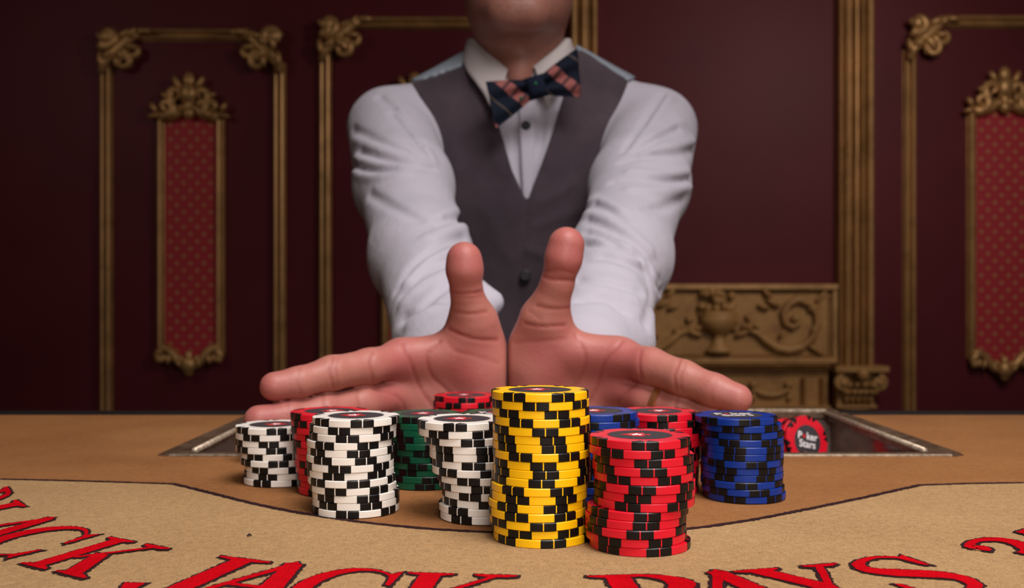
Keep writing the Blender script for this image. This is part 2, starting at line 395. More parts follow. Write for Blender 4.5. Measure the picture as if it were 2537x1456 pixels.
# fluted pilasters
def pilaster(label, px0, px1, ribs, capital):
    o = thing('fluted_pilaster', label, 'pilaster', ((WX(px0)+WX(px1))/2, WY, 0.18), 'fluted gilt pilasters')
    xm = (px0 + px1) / 2; wd = px1 - px0; k = 1 / FPX * WY
    b = MB(); zb = WZ(906) if capital else .18; b.box(WX(px0 + 2), WX(px1 - 2), WY - .02, WY, zb, 3.38); b.build('shaft', M['gold'], o)
    for c, hw in ribs:
        b = MB(); pr = [(hw*wd*k*math.cos(math.pi*(1 - i/8)), .02 + .028*math.sin(math.pi*(1 - i/8))) for i in range(9)]
        pr = [(-hw*wd*k, .015)] + pr + [(hw*wd*k, .015)]
        b.extr(pr, (WX(px0 + c*wd), WY, zb), (WX(px0 + c*wd), WY, 3.38), (1, 0, 0), OUT); b.build('flute', M['gold'], o, smooth=False)
    if capital:
        cp = build('capital', [], [], M['gilt'], o)
        b = MB(); b.box(WX(xm - 50), WX(xm + 40), WY - .05, WY, WZ(998), WZ(912)); b.build('capital_core', M['gilt'], cp)
        b = MB(); b.box(WX(xm - 62), WX(xm + 66), WY - .09, WY, WZ(916), WZ(903)); b.box(WX(xm - 56), WX(xm + 58), WY - .075, WY, WZ(921), WZ(916)); b.build('abacus', M['gilt'], cp)
        for s in (-1, 1):
            b = MB(); cx_ = WX(xm + s*44); cz = WZ(944)
            b.tube(spiral(cx_, cz, 17*k, R_(90), 1.7, WY - .08, sgn=-s), [.010]*26, 7); b.ell((cx_, WY - .085, cz), (.014, .016, .014))
            leaf_ell(b, WX(xm + s*36), WZ(975), 28*k, 14*k, R_(80) if s > 0 else R_(100), WY - .07, .018)
            b.build('volute', M['gilt'], cp, smooth=True)
        for r_, (zz, nn, L, wd_) in enumerate(((996, 5, 34, 15), (978, 4, 34, 15))):
            for i in range(nn):
                b = MB(); x = WX(xm - 36 + 72*(i + .5)/nn - 3)
                leaf_ell(b, x, WZ(zz), L*k, wd_*k, R_(90), WY - .06 - .008*r_, .016)
                b.ell((x, WY - .082 - .008*r_, WZ(zz - L*.9)), (.009, .012, .008), 8, 5)
                b.build('acanthus_leaf', M['gilt'], cp, smooth=True)
        b = MB(); b.ell((WX(xm), WY - .1, WZ(922)), (.02, .018, .022)); b.tube([(WX(xm), WY - .09, WZ(925)), (WX(xm + 8), WY - .095, WZ(938))], [.012, .006], 6); b.build('rosette', M['gilt'], cp, smooth=True)
        b = MB(); b.box(WX(xm - 54), WX(xm + 44), WY - .06, WY, WZ(1006), WZ(998)); b.build('astragal', M['gold'], cp)
        b = MB(); b.lathe((WX(xm - 4), WY - .01, WZ(1040)), [(.0, 0), (.078, 0), (.082, .012), (.074, .022), (.06, .024), (.056, .04), (0, .04)], 24); b.box(WX(xm - 46), WX(xm + 38), WY - .05, WY, 0.18, WZ(1040)); b.build('plinth', M['gilt'], o)
    return o
pilaster('wide gilt fluted pilaster standing on a carved capital beside the carved relief', 2066, 2160, [(.07, .05), (.26, .09), (.46, .06), (.66, .07), (.87, .11)], True)
pilaster('slim gilt fluted pilaster rising behind the shoulder of the dealer', 1412, 1480, [(.12, .13), (.48, .13), (.86, .12)], False)

# carved relief panel with urn and scrolls, and the swag frieze below it
kx = 1 / FPX * WY
o = thing('carved_relief_panel', 'wide gilt carved panel with flower urn and acanthus scrolls beside the pilaster', 'relief', (WX(1770), WY, WZ(898)))
b = MB(); b.box(WX(1486), WX(2063), WY - .03, WY, WZ(896), WZ(704)); b.build('backing', M['gilt'], o)
for nm, z0, z1, yy in (('top_border', 716, 704, .055), ('bottom_border', 896, 884, .05)):
    b = MB(); b.box(WX(1486), WX(2064), WY - yy, WY - .02, WZ(z0), WZ(z1)); b.build(nm, M['gold'], o)
b = MB(); b.box(WX(2054), WX(2064), WY - .045, WY - .02, WZ(884), WZ(716)); b.build('side_border', M['gold'], o)
b = MB()
for i in range(72): b.ell((WX(1490 + i*7.8), WY - .034, WZ(722)), (.0045, .006, .0045), 6, 4)
for i in range(72): b.ell((WX(1490 + i*7.8), WY - .034, WZ(878)), (.0045, .006, .0045), 6, 4)
for i in range(13): b.ell((WX(2048), WY - .034, WZ(738 + i*11)), (.006, .007, .006), 6, 4)
bd = b.build('beading', M['gilt'], o, smooth=True); bd['kind'] = 'stuff'
ux = WX(1774); y = WY - .034
vase = MB(); vase.lathe((ux, y - .012, WZ(872)), [(1.2*r_u, z_u) for r_u, z_u in [(0, 0), (.036, 0), (.036, .012), (.026, .02), (.014, .045), (.012, .056), (.02, .064), (.038, .078), (.05, .10), (.052, .12), (.046, .126), (.05, .134), (.046, .14), (.03, .142), (0, .142)]], 22, .7)
vase.build('urn', M['gilt'], o, smooth=True)
q = random.Random(3)
for i in range(26):
    b = MB(); b.ell((ux + q.gauss(0, .024), y - q.uniform(.005, .03), WZ(764) + q.uniform(.0, .054)), (.014, .013, .014), 8, 6); b.build('flower', M['gilt'], o, smooth=True)
for s in (-1, 1):
    for i in range(9):
        t = i / 8; b = MB(); leaf_ell(b, ux + s*(.04 + .075*t), WZ(800) + .015*math.sin(t*9) - .012*t, .03, .016, q.uniform(0, 6.28), y - .006, .012); b.build('leaf', M['gilt'], o, smooth=True)
    sx = lambda px: ux + s * (px - 1774) * kx
    path = [(sx(px), y - .008, WZ(py)) for px, py in ((1845, 818), (1868, 822), (1890, 842), (1916, 860), (1946, 866), (1978, 858), (2004, 836), (2016, 806), (2014, 776), (1998, 752), (1970, 740), (1946, 752), (1932, 776), (1938, 800), (1956, 810), (1972, 800), (1972, 784), (1962, 782))]
    b = MB(); b.tube(path, [.006, .012, .014, .015, .016, .014, .013, .013, .012, .014, .016, .014, .012, .012, .011, .010, .009, .008], 8); b.build('scroll', M['gilt'], o, smooth=True)
    for (px, py, L, wd_, an) in ((1905, 742, 40, 14, 130), (1925, 760, 40, 16, 150), (1900, 765, 34, 14, 160), (1990, 768, 36, 14, 20), (2010, 752, 48, 12, 50), (1960, 862, 60, 16, 25), (1990, 850, 50, 12, -35), (1850, 818, 40, 14, 200), (1880, 836, 30, 14, 100), (1950, 795, 30, 22, 30), (1935, 815, 26, 12, -120), (2002, 830, 30, 14, 70)):
        b = MB(); a = R_(an) if s > 0 else math.pi - R_(an); leaf_ell(b, sx(px), WZ(py), L*kx, wd_*kx, a, y - .008, .014); b.build('acanthus_leaf', M['gilt'], o, smooth=True)

o = thing('swag_frieze', 'low gilt frieze with hanging swags under the carved urn panel', 'relief', (WX(1770), WY, WZ(1020)))
b = MB(); b.box(WX(1486), WX(2046), WY - .02, WY, WZ(1020), WZ(898)); b.build('backing', M['gilt'], o)
b = MB(); b.extr(rib_profile(16*kx, TWO, .04, .02), (WX(1486), WY, WZ(905)), (WX(2046), WY, WZ(905)), (0, 0, 1), OUT); b.build('ledge', M['gold'], o)
b = MB(); b.box(WX(1486), WX(2046), WY - .05, WY - .01, WZ(1008), WZ(1001)); b.build('lower_ledge', M['gold'], o)
for px in (1984, 2030): b = MB(); b.extr(rib_profile(16*kx, [(0, .35, 1.0)], .03), (WX(px), WY - .015, WZ(1001)), (WX(px), WY - .015, WZ(934)), (1, 0, 0), OUT); b.build('block', M['gold'], o)
for px in (1700, 1905):
    b = MB(); b.tube([(WX(px + 44*math.cos(a)), WY - .03, WZ(952 + 24*math.sin(a))) for a in np.linspace(0, math.pi, 12)], [.005 + .005*math.sin(a) for a in np.linspace(0, math.pi, 12)], 7); b.build('swag', M['gilt'], o, smooth=True)
    for s in (-1, 1):
        b = MB(); b.ell((WX(px + s*44), WY - .03, WZ(950)), (.016, .012, .014)); leaf_ell(b, WX(px + s*44), WZ(955), 26*kx, 9*kx, R_(-90), WY - .028, .009); b.ell((WX(px + s*44), WY - .03, WZ(982)), (.010, .01, .013)); b.build('tassel', M['gilt'], o, smooth=True)

# ------------------------------------------------------------------ gaming table
TX0, TX1, TY0, TY1 = -0.2075, 0.2665, 0.606, 0.815      # chip tray opening
YB = 0.815
tb = thing('gaming_table', 'blackjack table covered in brown and tan suede with red lettering', 'table', (0.02, 0.35, 0))
FH = T * FPX * 0 + H * FPX
def GP(px, py, z=0.0):
    Y = H * FPX / (py - CY); return ((px - CX) / FPX * Y, Y, T + z)
rim = [(0.02 + 0.95*math.cos(a), YB - 1.12*math.sin(a)) for a in np.linspace(0, math.pi, 49)]     # D-shaped player side
def slab(b, pts, z0, z1):
    n_ = len(pts); b.add([(x, y_, z0) for x, y_ in pts] + [(x, y_, z1) for x, y_ in pts],
        [tuple(range(n_))[::-1], tuple(range(n_, 2*n_))] + [(i, (i+1) % n_, n_+(i+1) % n_, n_+i) for i in range(n_)])
outline = [(0.97, YB), ] 
poly = rim[::-1] + [(TX1, YB), (TX1, TY0), (TX0, TY0), (TX0, YB)]
poly = [(-0.93, YB)] + rim[::-1][1:-1] + [(0.97, YB), (TX1, YB), (TX1, TY0), (TX0, TY0), (TX0, YB)]
b = MB(); slab(b, poly, T - .03, T); b.build('felt_top', M['felt_brown'], tb)
lp = [(-400, 1172), (0, 1188), (215, 1193), (430, 1200), (520, 1222), (620, 1247), (710, 1266), (800, 1281), (930, 1299), (1070, 1312), (1215, 1320), (1340, 1324), (1470, 1325), (1600, 1320), (1720, 1310), (1860, 1290), (2000, 1263), (2140, 1234), (2230, 1214), (2280, 1203), (2400, 1199), (2537, 1197), (2900, 1190)]
LP = [GP(*p)[:2] for p in lp]; LP[0] = (-.86, .553); LP[-1] = (.90, .541)
def resample(pts, step):
    out = []
    for (a, c_) in zip(pts[:-1], pts[1:]):
        a, c_ = np.array(a), np.array(c_); n_ = max(1, int(np.linalg.norm(c_ - a) / step))
        out += [a + (c_ - a) * i / n_ for i in range(n_)]
    out.append(np.array(pts[-1])); return out
def catmull(pts, n=10):
    P = [np.array(p, float) for p in pts]; out = []
    for i in range(len(P) - 1):
        p0, p1, p2, p3 = P[max(i-1, 0)], P[i], P[i+1], P[min(i+2, len(P)-1)]
        for k in range(n):
            t = k / n
            out.append(.5*((2*p1) + (p2-p0)*t + (2*p0-5*p1+4*p2-p3)*t*t + (3*p1-p0-3*p2+p3)*t**3))
    out.append(P[-1]); return out
curve = [np.array(p) for p in LP[:4]][:-1] + catmull(LP[3:20], 8) + [np.array(p) for p in LP[20:]]
near = [p for p in rim if p[1] < .5]
yL, yR = .553, .541
bot = [(x, y_) for x, y_ in rim[::-1] if y_ < .54]
def rimx(y_, s): return .02 + s * .947 * math.sqrt(max(0, 1 - ((YB - y_) / 1.12)**2))
curve[0] = np.array((rimx(.553, -1), .553)); curve[-1] = np.array((rimx(.541, 1), .541))
tan = [tuple(c_) for c_ in curve] + [(.02 + (x - .02)*.997, y_) for x, y_ in bot[::-1]]
b = MB(); n_ = len(tan); b.add([(x, y_, T + .0003) for x, y_ in tan], [tuple(range(n_))[::-1]]); b.build('tan_betting_area', M['felt_tan'], tb)
cl = resample(curve[1:-1], .0012); b = MB(); L_, R2 = [], []
for i, p in enumerate(cl):
    t = cl[min(i+1, len(cl)-1)] - cl[max(i-1, 0)]; t /= np.linalg.norm(t); nn = np.array([-t[1], t[0]]); hw = .0015 + random.uniform(-.00025, .0006)
    L_.append(p + nn*hw); R2.append(p - nn*(.0015 + random.uniform(-.00025, .0006)))
b.add([(x, y_, T + .0005) for x, y_ in L_ + R2], [(i, len(cl)+i, len(cl)+i+1, i+1) for i in range(len(cl)-1)]); b.build('border_line', M['print_dark'], tb)
for x0, x1 in ((-.95, TX0 - .001), (TX1 + .001, .99)):
    b = MB(); b.box(x0, x1, YB, YB + .014, T - .06, T + .002); b.build('back_edge', M['edge_black'], tb)
b = MB(); slab(b, [(.02 + (x - .02)*1.03, YB + (y_ - YB)*1.03) for x, y_ in rim], T - .09, T - .031)
del b
b = MB(); n_ = len(rim); r2 = [(.02 + (x-.02)*1.05, YB + (y_-YB)*1.05) for x, y_ in rim]
for k in range(n_ - 1):
    a0, a1, c0, c1 = rim[k], rim[k+1], r2[k], r2[k+1]
    b.add([(*a0, T - .12), (*a1, T - .12), (*c1, T - .12), (*c0, T - .12), (*a0, T + .004), (*a1, T + .004), (*c1, T - .01), (*c0, T - .01)], [(0,1,2,3),(4,7,6,5),(0,4,5,1),(1,5,6,2),(2,6,7,3),(3,7,4,0)])
b.build('apron_rail', M['edge_black'], tb)
for sx in (-.45, .49):
    b = MB(); b.box(sx - .14, sx + .14, .15, .45, .0, .06); b.box(sx - .1, sx + .1, .2, .4, .06, T - .03); b.build('pedestal', M['wood_dark'], tb)

# serif lettering printed on the felt
def arc(cx, cy, ro, ri, a0, a1, ci=None, n=22):
    """crescent stroke between an outer ellipse and an inner one"""
    ci = ci or (cx, cy); A = [R_(a0 + (a1 - a0)*i/n) for i in range(n+1)]
    return [(cx + ro[0]*math.cos(a), cy + ro[1]*math.sin(a)) for a in A] + [(ci[0] + ri[0]*math.cos(a), ci[1] + ri[1]*math.sin(a)) for a in A[::-1]]
def bar(x0, x1, y0, y1): return [(x0, y0), (x1, y0), (x1, y1), (x0, y1)]
def dg_(b0, b1, t0, t1, y0=0, y1=1): return [(b0, y0), (b1, y0), (t1, y1), (t0, y1)]
def ser(xc, hw, y0, up): # bracketed slab serif
    d = .05 if up else -.05
    return [(xc - hw, y0), (xc + hw, y0), (xc + hw, y0 + d*.6), (xc + hw*.55, y0 + d*1.4), (xc - hw*.55, y0 + d*1.4), (xc - hw, y0 + d*.6)]
def stroke(pts, ws):
    P = catmull(pts, 6); W = np.interp(np.linspace(0, len(pts)-1, len(P)), range(len(pts)), ws); A, B = [], []
    for i, p in enumerate(P):
        t = P[min(i+1, len(P)-1)] - P[max(i-1, 0)]; t = t/np.linalg.norm(t); nn = np.array([-t[1], t[0]])
        A.append(tuple(p + nn*W[i]/2)); B.append(tuple(p - nn*W[i]/2))
    return A + B[::-1]
G = {
 'A': [dg_(-.40, -.33, -.02, .07), dg_(.14, .36, -.07, .09), bar(-.24, .2, .30, .36), ser(-.36, .15, 0, 1), ser(.25, .21, 0, 1), [(-.05, .98), (.09, .98), (.02, 1.06)]],
 'B': [bar(-.30, -.12, 0, 1), ser(-.2, .22, 0, 1), ser(-.2, .22, 1, 0), arc(-.05, .26, (.42, .26), (.24, .2), -90, 90), arc(-.05, .75, (.36, .25), (.2, .19), -90, 90), bar(-.2, -.04, 0, .06), bar(-.2, -.04, .94, 1), bar(-.2, -.04, .47, .53)],
 'C': [arc(.02, .5, (.45, .53), (.34, .47), 48, 312, (.09, .5)), [(.30, .90), (.40, 1.0), (.42, .60), (.37, .62), (.34, .78)], [(.30, .10), (.40, 0.02), (.42, .36), (.38, .34), (.33, .2)]],
 'J': [bar(-.02, .18, .12, 1), ser(.08, .26, 1, 0), stroke([(.08, .2), (.05, -.02), (-.12, -.12), (-.28, -.06), (-.34, .08)], [.2, .17, .09, .11, .17])],
 'K': [bar(-.40, -.20, 0, 1), ser(-.3, .22, 0, 1), ser(-.3, .22, 1, 0), dg_(-.22, -.14, .30, .37, .36, .98), dg_(.20, .46, -.10, .10, 0, .56), ser(.32, .24, 0, 1), ser(.32, .2, 1, 0)],
 'L': [bar(-.26, -.06, 0, 1), ser(-.16, .22, 0, 1), ser(-.16, .22, 1, 0), bar(-.1, .34, 0, .06), [(.26, .05), (.34, .05), (.36, .32), (.33, .3)]],
 'O': [arc(0, .5, (.44, .53), (.28, .47), 0, 180), arc(0, .5, (.44, .53), (.28, .47), 180, 360)],
 'P': [bar(-.30, -.10, 0, 1), ser(-.2, .23, 0, 1), ser(-.2, .24, 1, 0), arc(-.05, .72, (.42, .28), (.2, .22), -90, 90), bar(-.2, -.04, .94, 1), bar(-.2, -.04, .44, .5)],
 'S': [stroke([(.27, .78), (.24, .93), (.02, 1.02), (-.22, .92), (-.27, .74), (-.10, .58), (.14, .44), (.28, .28), (.22, .06), (-.02, -.03), (-.24, .06), (-.30, .24)], [.04, .06, .06, .10, .15, .2, .2, .16, .11, .06, .06, .03]), [(.20, .92), (.31, 1.0), (.32, .66), (.27, .68)], [(-.24, .06), (-.34, .0), (-.34, .34), (-.29, .32)]],
 'T': [bar(-.1, .1, 0, 1), ser(0, .22, 0, 1), bar(-.40, .40, .94, 1), [(-.40, .95), (-.33, .95), (-.37, .68), (-.42, .68)], [(.40, .95), (.33, .95), (.37, .68), (.42, .68)]],
 'Y': [bar(-.09, .11, 0, .48), ser(.01, .22, 0, 1), dg_(-.09, .11, -.42, -.2, .45, 1), dg_(.04, .11, .28, .36, .45, 1), ser(-.3, .21, 1, 0), ser(.32, .17, 1, 0)],
 '3': [stroke([(-.30, .78), (-.22, .84), (-.30, .92), (-.08, 1.02), (.16, .94), (.2, .76), (.06, .58), (-.08, .54)], [.13, .14, .10, .08, .14, .18, .1, .05]), stroke([(-.08, .56), (.12, .52), (.28, .34), (.2, .08), (-.04, -.03), (-.24, .04), (-.32, .16), (-.22, .22)], [.05, .09, .18, .17, .08, .08, .11, .14])],
 '2': [stroke([(-.28, .72), (-.18, .94), (.06, 1.0), (.24, .84), (.18, .58), (-.08, .28), (-.28, .06)], [.14, .09, .08, .17, .17, .1, .05]), bar(-.32, .3, 0, .14)],
}
def offset_poly(pts, d):
    P = [np.array(p, float) for p in pts]; n_ = len(P)
    ar_ = sum(P[i][0]*P[(i+1) % n_][1] - P[(i+1) % n_][0]*P[i][1] for i in range(n_))
    s = 1 if ar_ > 0 else -1; out = []
    for i in range(n_):
        a, c_, e = P[i-1], P[i], P[(i+1) % n_]; t0 = c_ - a; t1 = e - c_
        t0 = t0/(np.linalg.norm(t0)+1e-9); t1 = t1/(np.linalg.norm(t1)+1e-9)
        n0 = np.array([t0[1], -t0[0]])*s; n1 = np.array([t1[1], -t1[0]])*s; m_ = n0 + n1; L = np.linalg.norm(m_)
        m_ = n0 if L < 1e-3 else m_/L; out.append(c_ + m_*d/max(.45, float(m_ @ n0)))
    return out
AC = np.array([.017, .653]); RT = .31; CAP = .043
from mathutils.geometry import tessellate_polygon
def letter(ch, th, k=1.0):
    a = R_(th); lean = R_(th*(1 - .0085*abs(th)))
    top = AC + RT*np.array([-math.sin(a), -math.cos(a)]); ux_ = np.array([math.cos(a), -math.sin(a)]); uy = np.array([math.sin(lean), math.cos(lean)])
    vs_, fs_, fm = [], [], []
    for layer, (z, off, jit) in enumerate(((.0006, .028, .013), (.0008, 0.0, .006))):
        for ip, pg in enumerate(G[ch]):
            pp = offset_poly(pg, off) if off else [np.array(p) for p in pg]
            pp = resample(pp + [pp[0]], .02)[:-1]
            pp = [p + RNG.uniform(-jit, jit, 2) for p in pp]
            w_ = [top + ux_*(p[0]*CAP*k) + uy*((p[1]-1)*CAP) for p in pp]
            base = len(vs_); vs_ += [(q[0], q[1], T + z + ip*.00002) for q in w_]
            for tri in tessellate_polygon([[Vector((q[0], q[1], 0)) for q in w_]]):
                A, B, C_ = (w_[i] for i in tri); cr = (B[0]-A[0])*(C_[1]-A[1]) - (B[1]-A[1])*(C_[0]-A[0])
                fs_.append([base+i for i in (tri if cr > 0 else tri[::-1])]); fm.append(layer)
    build('printed_letter', vs_, fs_, [M['print_dark'], M['print_red']], tb, fmats=fm)
for ch, th, wd in (('B', 58, 1), ('L', 51.1, 1), ('A', 44.6, .95), ('C', 39.3, .95), ('K', 31.6, .8), ('J', 22.3, 1), ('A', 18.0, .98), ('C', 12.9, .85), ('K', 6.3, .85), ('P', -5.1, 1), ('A', -10, 1), ('Y', -15, .95), ('S', -21.9, 1), ('3', -32.9, 1), ('T', -40.6, 1), ('O', -48, 1), ('2', -60, 1)):
    letter(ch, th, wd)
b = MB(); p = GP(617, 1332); b.tube([(p[0]-.0008, p[1], T+.0008), (p[0], p[1]+.0004, T+.0013), (p[0]+.0009, p[1]+.0008, T+.0008)], [.0003, .0005, .0002], 6)
tag(b.build('lint_speck', M['edge_black'], origin=(p[0], p[1], T+.0003)), 'tiny dark speck of lint on the tan suede above the letter J', 'lint')

# ------------------------------------------------------------------ sunken chip tray
tr = thing('chip_tray', 'sunken bronze chip tray with worn bright rim at the back of the table', 'chip tray', ((TX0+TX1)/2, .71, T - .045))
ZF = T - .0345
b = MB(); b.box(TX0, TX1, TY0, YB + .012, ZF - .005, ZF); b.build('tray_floor', M['tray'], tr)
for x0, x1 in ((TX0, TX0 + .004), (TX1 - .004, TX1)):
    b = MB(); b.box(x0, x1, TY0, YB + .012, ZF, T + .0005); b.build('side_wall', M['tray'], tr)
b = MB(); b.box(TX0, TX1, TY0, TY0 + .004, ZF, T + .0005); b.build('front_wall', M['tray'], tr)
b = MB(); b.box(TX0, TX1, YB + .006, YB + .012, ZF, T + .003); b.build('back_wall', M['steel'], tr)
def rimbar(name, pts, prof, mt):
    b = MB(); b.extr(prof, pts[0], pts[1], pts[2], (0, 0, 1)); return b.build(name, M[mt], tr)
pr = [(-.009, -.004), (-.009, .0008), (-.0075, .0016), (.007, .0020), (.0095, .0004), (.0095, -.004)]
rimbar('front_rim', ((TX0 - .004, TY0, T), (TX1 + .004, TY0, T), (0, 1, 0)), [(-.003, -.002), (-.003, .0006), (.006, .0012), (.006, -.002)], 'bronze')
rimbar('side_rim', ((TX0 + .001, TY0, T), (TX0 + .001, YB + .012, T), (1, 0, 0)), pr, 'bronze')
rimbar('side_rim', ((TX1 - .001, TY0, T), (TX1 - .001, YB + .012, T), (1, 0, 0)), pr, 'bronze')
rimbar('back_rim', ((TX0, YB + .006, T + .002), (TX1, YB + .006, T + .002), (0, 1, 0)), pr, 'bronze')
for x in (TX0 + .0105, TX1 - .0105):
    b = MB(); b.tube([(x, TY0 + .012, T + .0012), (x, YB, T + .0022)], .0020, 8); b.build('rim_bead', M['bright_bead'], tr, smooth=True)
b = MB(); b.tube([(TX0, TY0 - .0025, T + .0004), (TX1, TY0 - .0025, T + .0004)], .0011, 6); b.build('rim_bead', M['bright_bead'], tr, smooth=True)
b = MB(); b.tube([(TX0 + .01, YB - .001, T + .003), (TX1 - .01, YB - .001, T + .003)], .0022, 8); b.build('rim_bead', M['bright_bead'], tr, smooth=True)
for x in (-.12, -.03, .06, .145, .222):
    b = MB(); b.box(x - .0008, x + .0008, TY0 + .004, YB + .006, ZF, ZF + .014); b.build('tube_divider', M['bronze'], tr)

# ------------------------------------------------------------------ poker chips
CR, CT = .0195, .00325
def chip_body(colmat):
    prof = [(0, 0), (CR-.0003, 0), (CR, .0003), (CR, CT-.0003), (CR-.0003, CT), (0, CT)]
    n_ = 60; vs_ = [(0, 0, 0)]; fs_ = []
    for r, z in prof[1:-1]: vs_ += [(r*math.cos(2*math.pi*k/n_), r*math.sin(2*math.pi*k/n_), z) for k in range(n_)]
    vs_.append((0, 0, CT)); m_ = len(prof) - 2
    for k in range(n_):
        k2 = (k+1) % n_; fs_.append((0, 1+k2, 1+k))
        for i in range(m_-1): fs_.append((1+i*n_+k, 1+i*n_+k2, 1+(i+1)*n_+k2, 1+(i+1)*n_+k))
        fs_.append((1+(m_-1)*n_+k, 1+(m_-1)*n_+k2, len(vs_)-1))
    me = bpy.data.meshes.new('poker_chip'); me.from_pydata(vs_, [], fs_); me.materials.append(colmat)
    me.polygons.foreach_set('use_smooth', [True]*len(me.polygons)); me.set_sharp_from_angle(angle=R_(30)); return me
def spot_mesh(mirror):
    """black edge spot: wraps the rim and runs into a pointed notch on both faces"""
    e = .00006; A = [R_(.75 + 14.3*i/5) for i in range(6)]
    if mirror: A = [-a for a in A[::-1]]
    vs_ = []; fs_ = []
    prof = [(CR-.0003, -e), (CR+e, .0003), (CR+e, CT-.0003), (CR-.0003, CT+e)]
    for r, z in prof: vs_ += [(r*math.cos(a), r*math.sin(a), z) for a in A]
    for i in range(3):
        for k in range(5): fs_.append((i*6+k, i*6+k+1, (i+1)*6+k+1, (i+1)*6+k))
    ap = R_(5.5) * (-1 if mirror else 1); ra = CR - .0036
    vs_ += [(ra*math.cos(ap), ra*math.sin(ap), CT+e), (ra*math.cos(ap), ra*math.sin(ap), -e)]
    fs_.append(tuple(range(18, 24)) + (24,)); fs_.append(tuple(range(0, 6))[::-1] + (25,))
    me = bpy.data.meshes.new('edge_spot'); me.from_pydata(vs_, [], fs_); me.materials.append(M['chip_black']); return me
CH = {c_: chip_body(M['chip_' + c_]) for c_ in ('yellow', 'red', 'white', 'green', 'blue')}
SPA, SPB = spot_mesh(False), spot_mesh(True)
def flat_mesh(name, polys, z, m_):
    vs_ = []; fs_ = []
    for pg in polys:
        bse = len(vs_); vs_ += [(x, y_, z) for x, y_ in pg]
        for tri in tessellate_polygon([[Vector((x, y_, 0)) for x, y_ in pg]]):
            A, B, C_ = (pg[i] for i in tri); cr = (B[0]-A[0])*(C_[1]-A[1]) - (B[1]-A[1])*(C_[0]-A[0])
            fs_.append([bse+i for i in (tri if cr > 0 else tri[::-1])])
    me = bpy.data.meshes.new(name); me.from_pydata(vs_, [], fs_); me.materials.append(m_); return me
nt = 60; gear = []
for k in range(nt):
    for f_, r in ((0, .0120), (.1, .0127), (.5, .0127), (.6, .0120)):
        a = 2*math.pi*(k+f_)/nt; gear.append((r*math.cos(a), r*math.sin(a)))
INL = flat_mesh('inlay', [gear], CT + .00005, M['inlay'])
INLP = flat_mesh('inlay', [[(.0124*math.cos(2*math.pi*k/72), .0124*math.sin(2*math.pi*k/72)) for k in range(72)]], CT + .00005, M['inlay'])
def spade_poly(s):
    half = [(0, 1.0), (.12, .78), (.36, .5), (.62, .22), (.74, -.06), (.66, -.3), (.46, -.4), (.24, -.34), (.1, -.2)]
    stem = [(.1, -.2), (.14, -.44), (.3, -.66), (-.3, -.66), (-.14, -.44)]
    L = [(x, y_) for x, y_ in half] + stem[1:] + [(-x, y_) for x, y_ in half[:0:-1]]
    return [(x*s, y_*s) for x, y_ in L]
SPD = flat_mesh('spade', [spade_poly(.0074)], CT + .0001, M['spade_red'])
star = [((.0034 if k % 2 == 0 else .0014)*math.sin(math.pi*k/5), (.0034 if k % 2 == 0 else .0014)*math.cos(math.pi*k/5)) for k in range(10)]
STR = flat_mesh('star', [star], CT + .00015, M['star_white'])
def text_mesh(body, size, m_):
    cu = bpy.data.curves.new('print', 'FONT'); cu.body = body; cu.size = size; cu.align_x = 'CENTER'; cu.space_line = .78; cu.offset = size*.018
    to = bpy.data.objects.new('print', cu); COL.objects.link(to)
    dgp = bpy.context.evaluated_depsgraph_get(); me = bpy.data.meshes.new_from_object(to.evaluated_get(dgp)); bpy.data.objects.remove(to)
    me.materials.clear(); me.materials.append(m_); return me
TXT = text_mesh('P  ker\nStars', .0078, M['star_white'])
SPDS = flat_mesh('spade', [spade_poly(.0022)], 0, M['spade_red'])
def make_chip(color, loc, rot, face, label, group, inlay_rot=0.0, matrix=None):
    o = bpy.data.objects.new('poker_chip', CH[color]); COL.objects.link(o)
    if matrix is None: o.location = loc; o.rotation_euler = (random.uniform(-.004, .004)*0, 0, rot)
    else: o.matrix_world = matrix
    tag(o, label, 'poker chip', group)
    for k in range(6):
        for me in (SPA, SPB): link_mesh('edge_spot', me, (0, 0, 0), (0, 0, R_(60*k)), o)
    if face == 'spade':
        i_ = link_mesh('inlay', INL, (0, 0, 0), (0, 0, inlay_rot - rot), o)
        link_mesh('spade', SPD, (-.0008, 0, 0), (0, 0, R_(90)), i_)
        link_mesh('star', STR, (-.0012, 0, 0), (0, 0, R_(0)), i_)
    elif face == 'text':
        i_ = link_mesh('inlay', INLP, (0, 0, 0), (0, 0, inlay_rot - rot), o)
        link_mesh('lettering', TXT, (0, .0012, CT + .0001), (0, 0, 0), i_)
        link_mesh('spade', SPDS, (-.00335, .0034, CT + .0001), (0, 0, 0), i_)
    return o
ORD = ['top', 'second', 'third', 'fourth', 'fifth', 'sixth', 'seventh', 'eighth', 'ninth', 'tenth', 'eleventh', 'twelfth', 'thirteenth', 'fourteenth', 'fifteenth', 'sixteenth', 'seventeenth', 'eighteenth']
def stack(color, n, X, Y, where, face='spade', dx=None, rot=None, irot=0.0, spread=.0006):
    """dx: sideways offsets in metres from the top chip down"""
    q = random.Random(int(X*1e4) + n)
    for i in range(n):
        z = T + .0003 + (n-1-i)*(CT + .00004) + (.0004 if Y < .46 else 0)*0
        ox = dx[i] if dx else q.uniform(-spread, spread); oy = q.uniform(-spread, spread)*.7
        ro = R_((rot[i] if rot else q.uniform(-30, 30)) - 90)
        nm = ('top chip' if i == 0 else 'bottom chip' if i == n-1 else ORD[i] + ' chip down')
        fc = {'spade': ' with red spade', 'text': ' with lettering'}[face] if i == 0 else ''
        make_chip(color, (X + ox, Y + oy, z), ro, face if i == 0 else None, f'{color} {nm}{fc}, {where}', f'{color} chips {where}', irot)
def cen(px, Y): return (px - CX) / FPX * Y
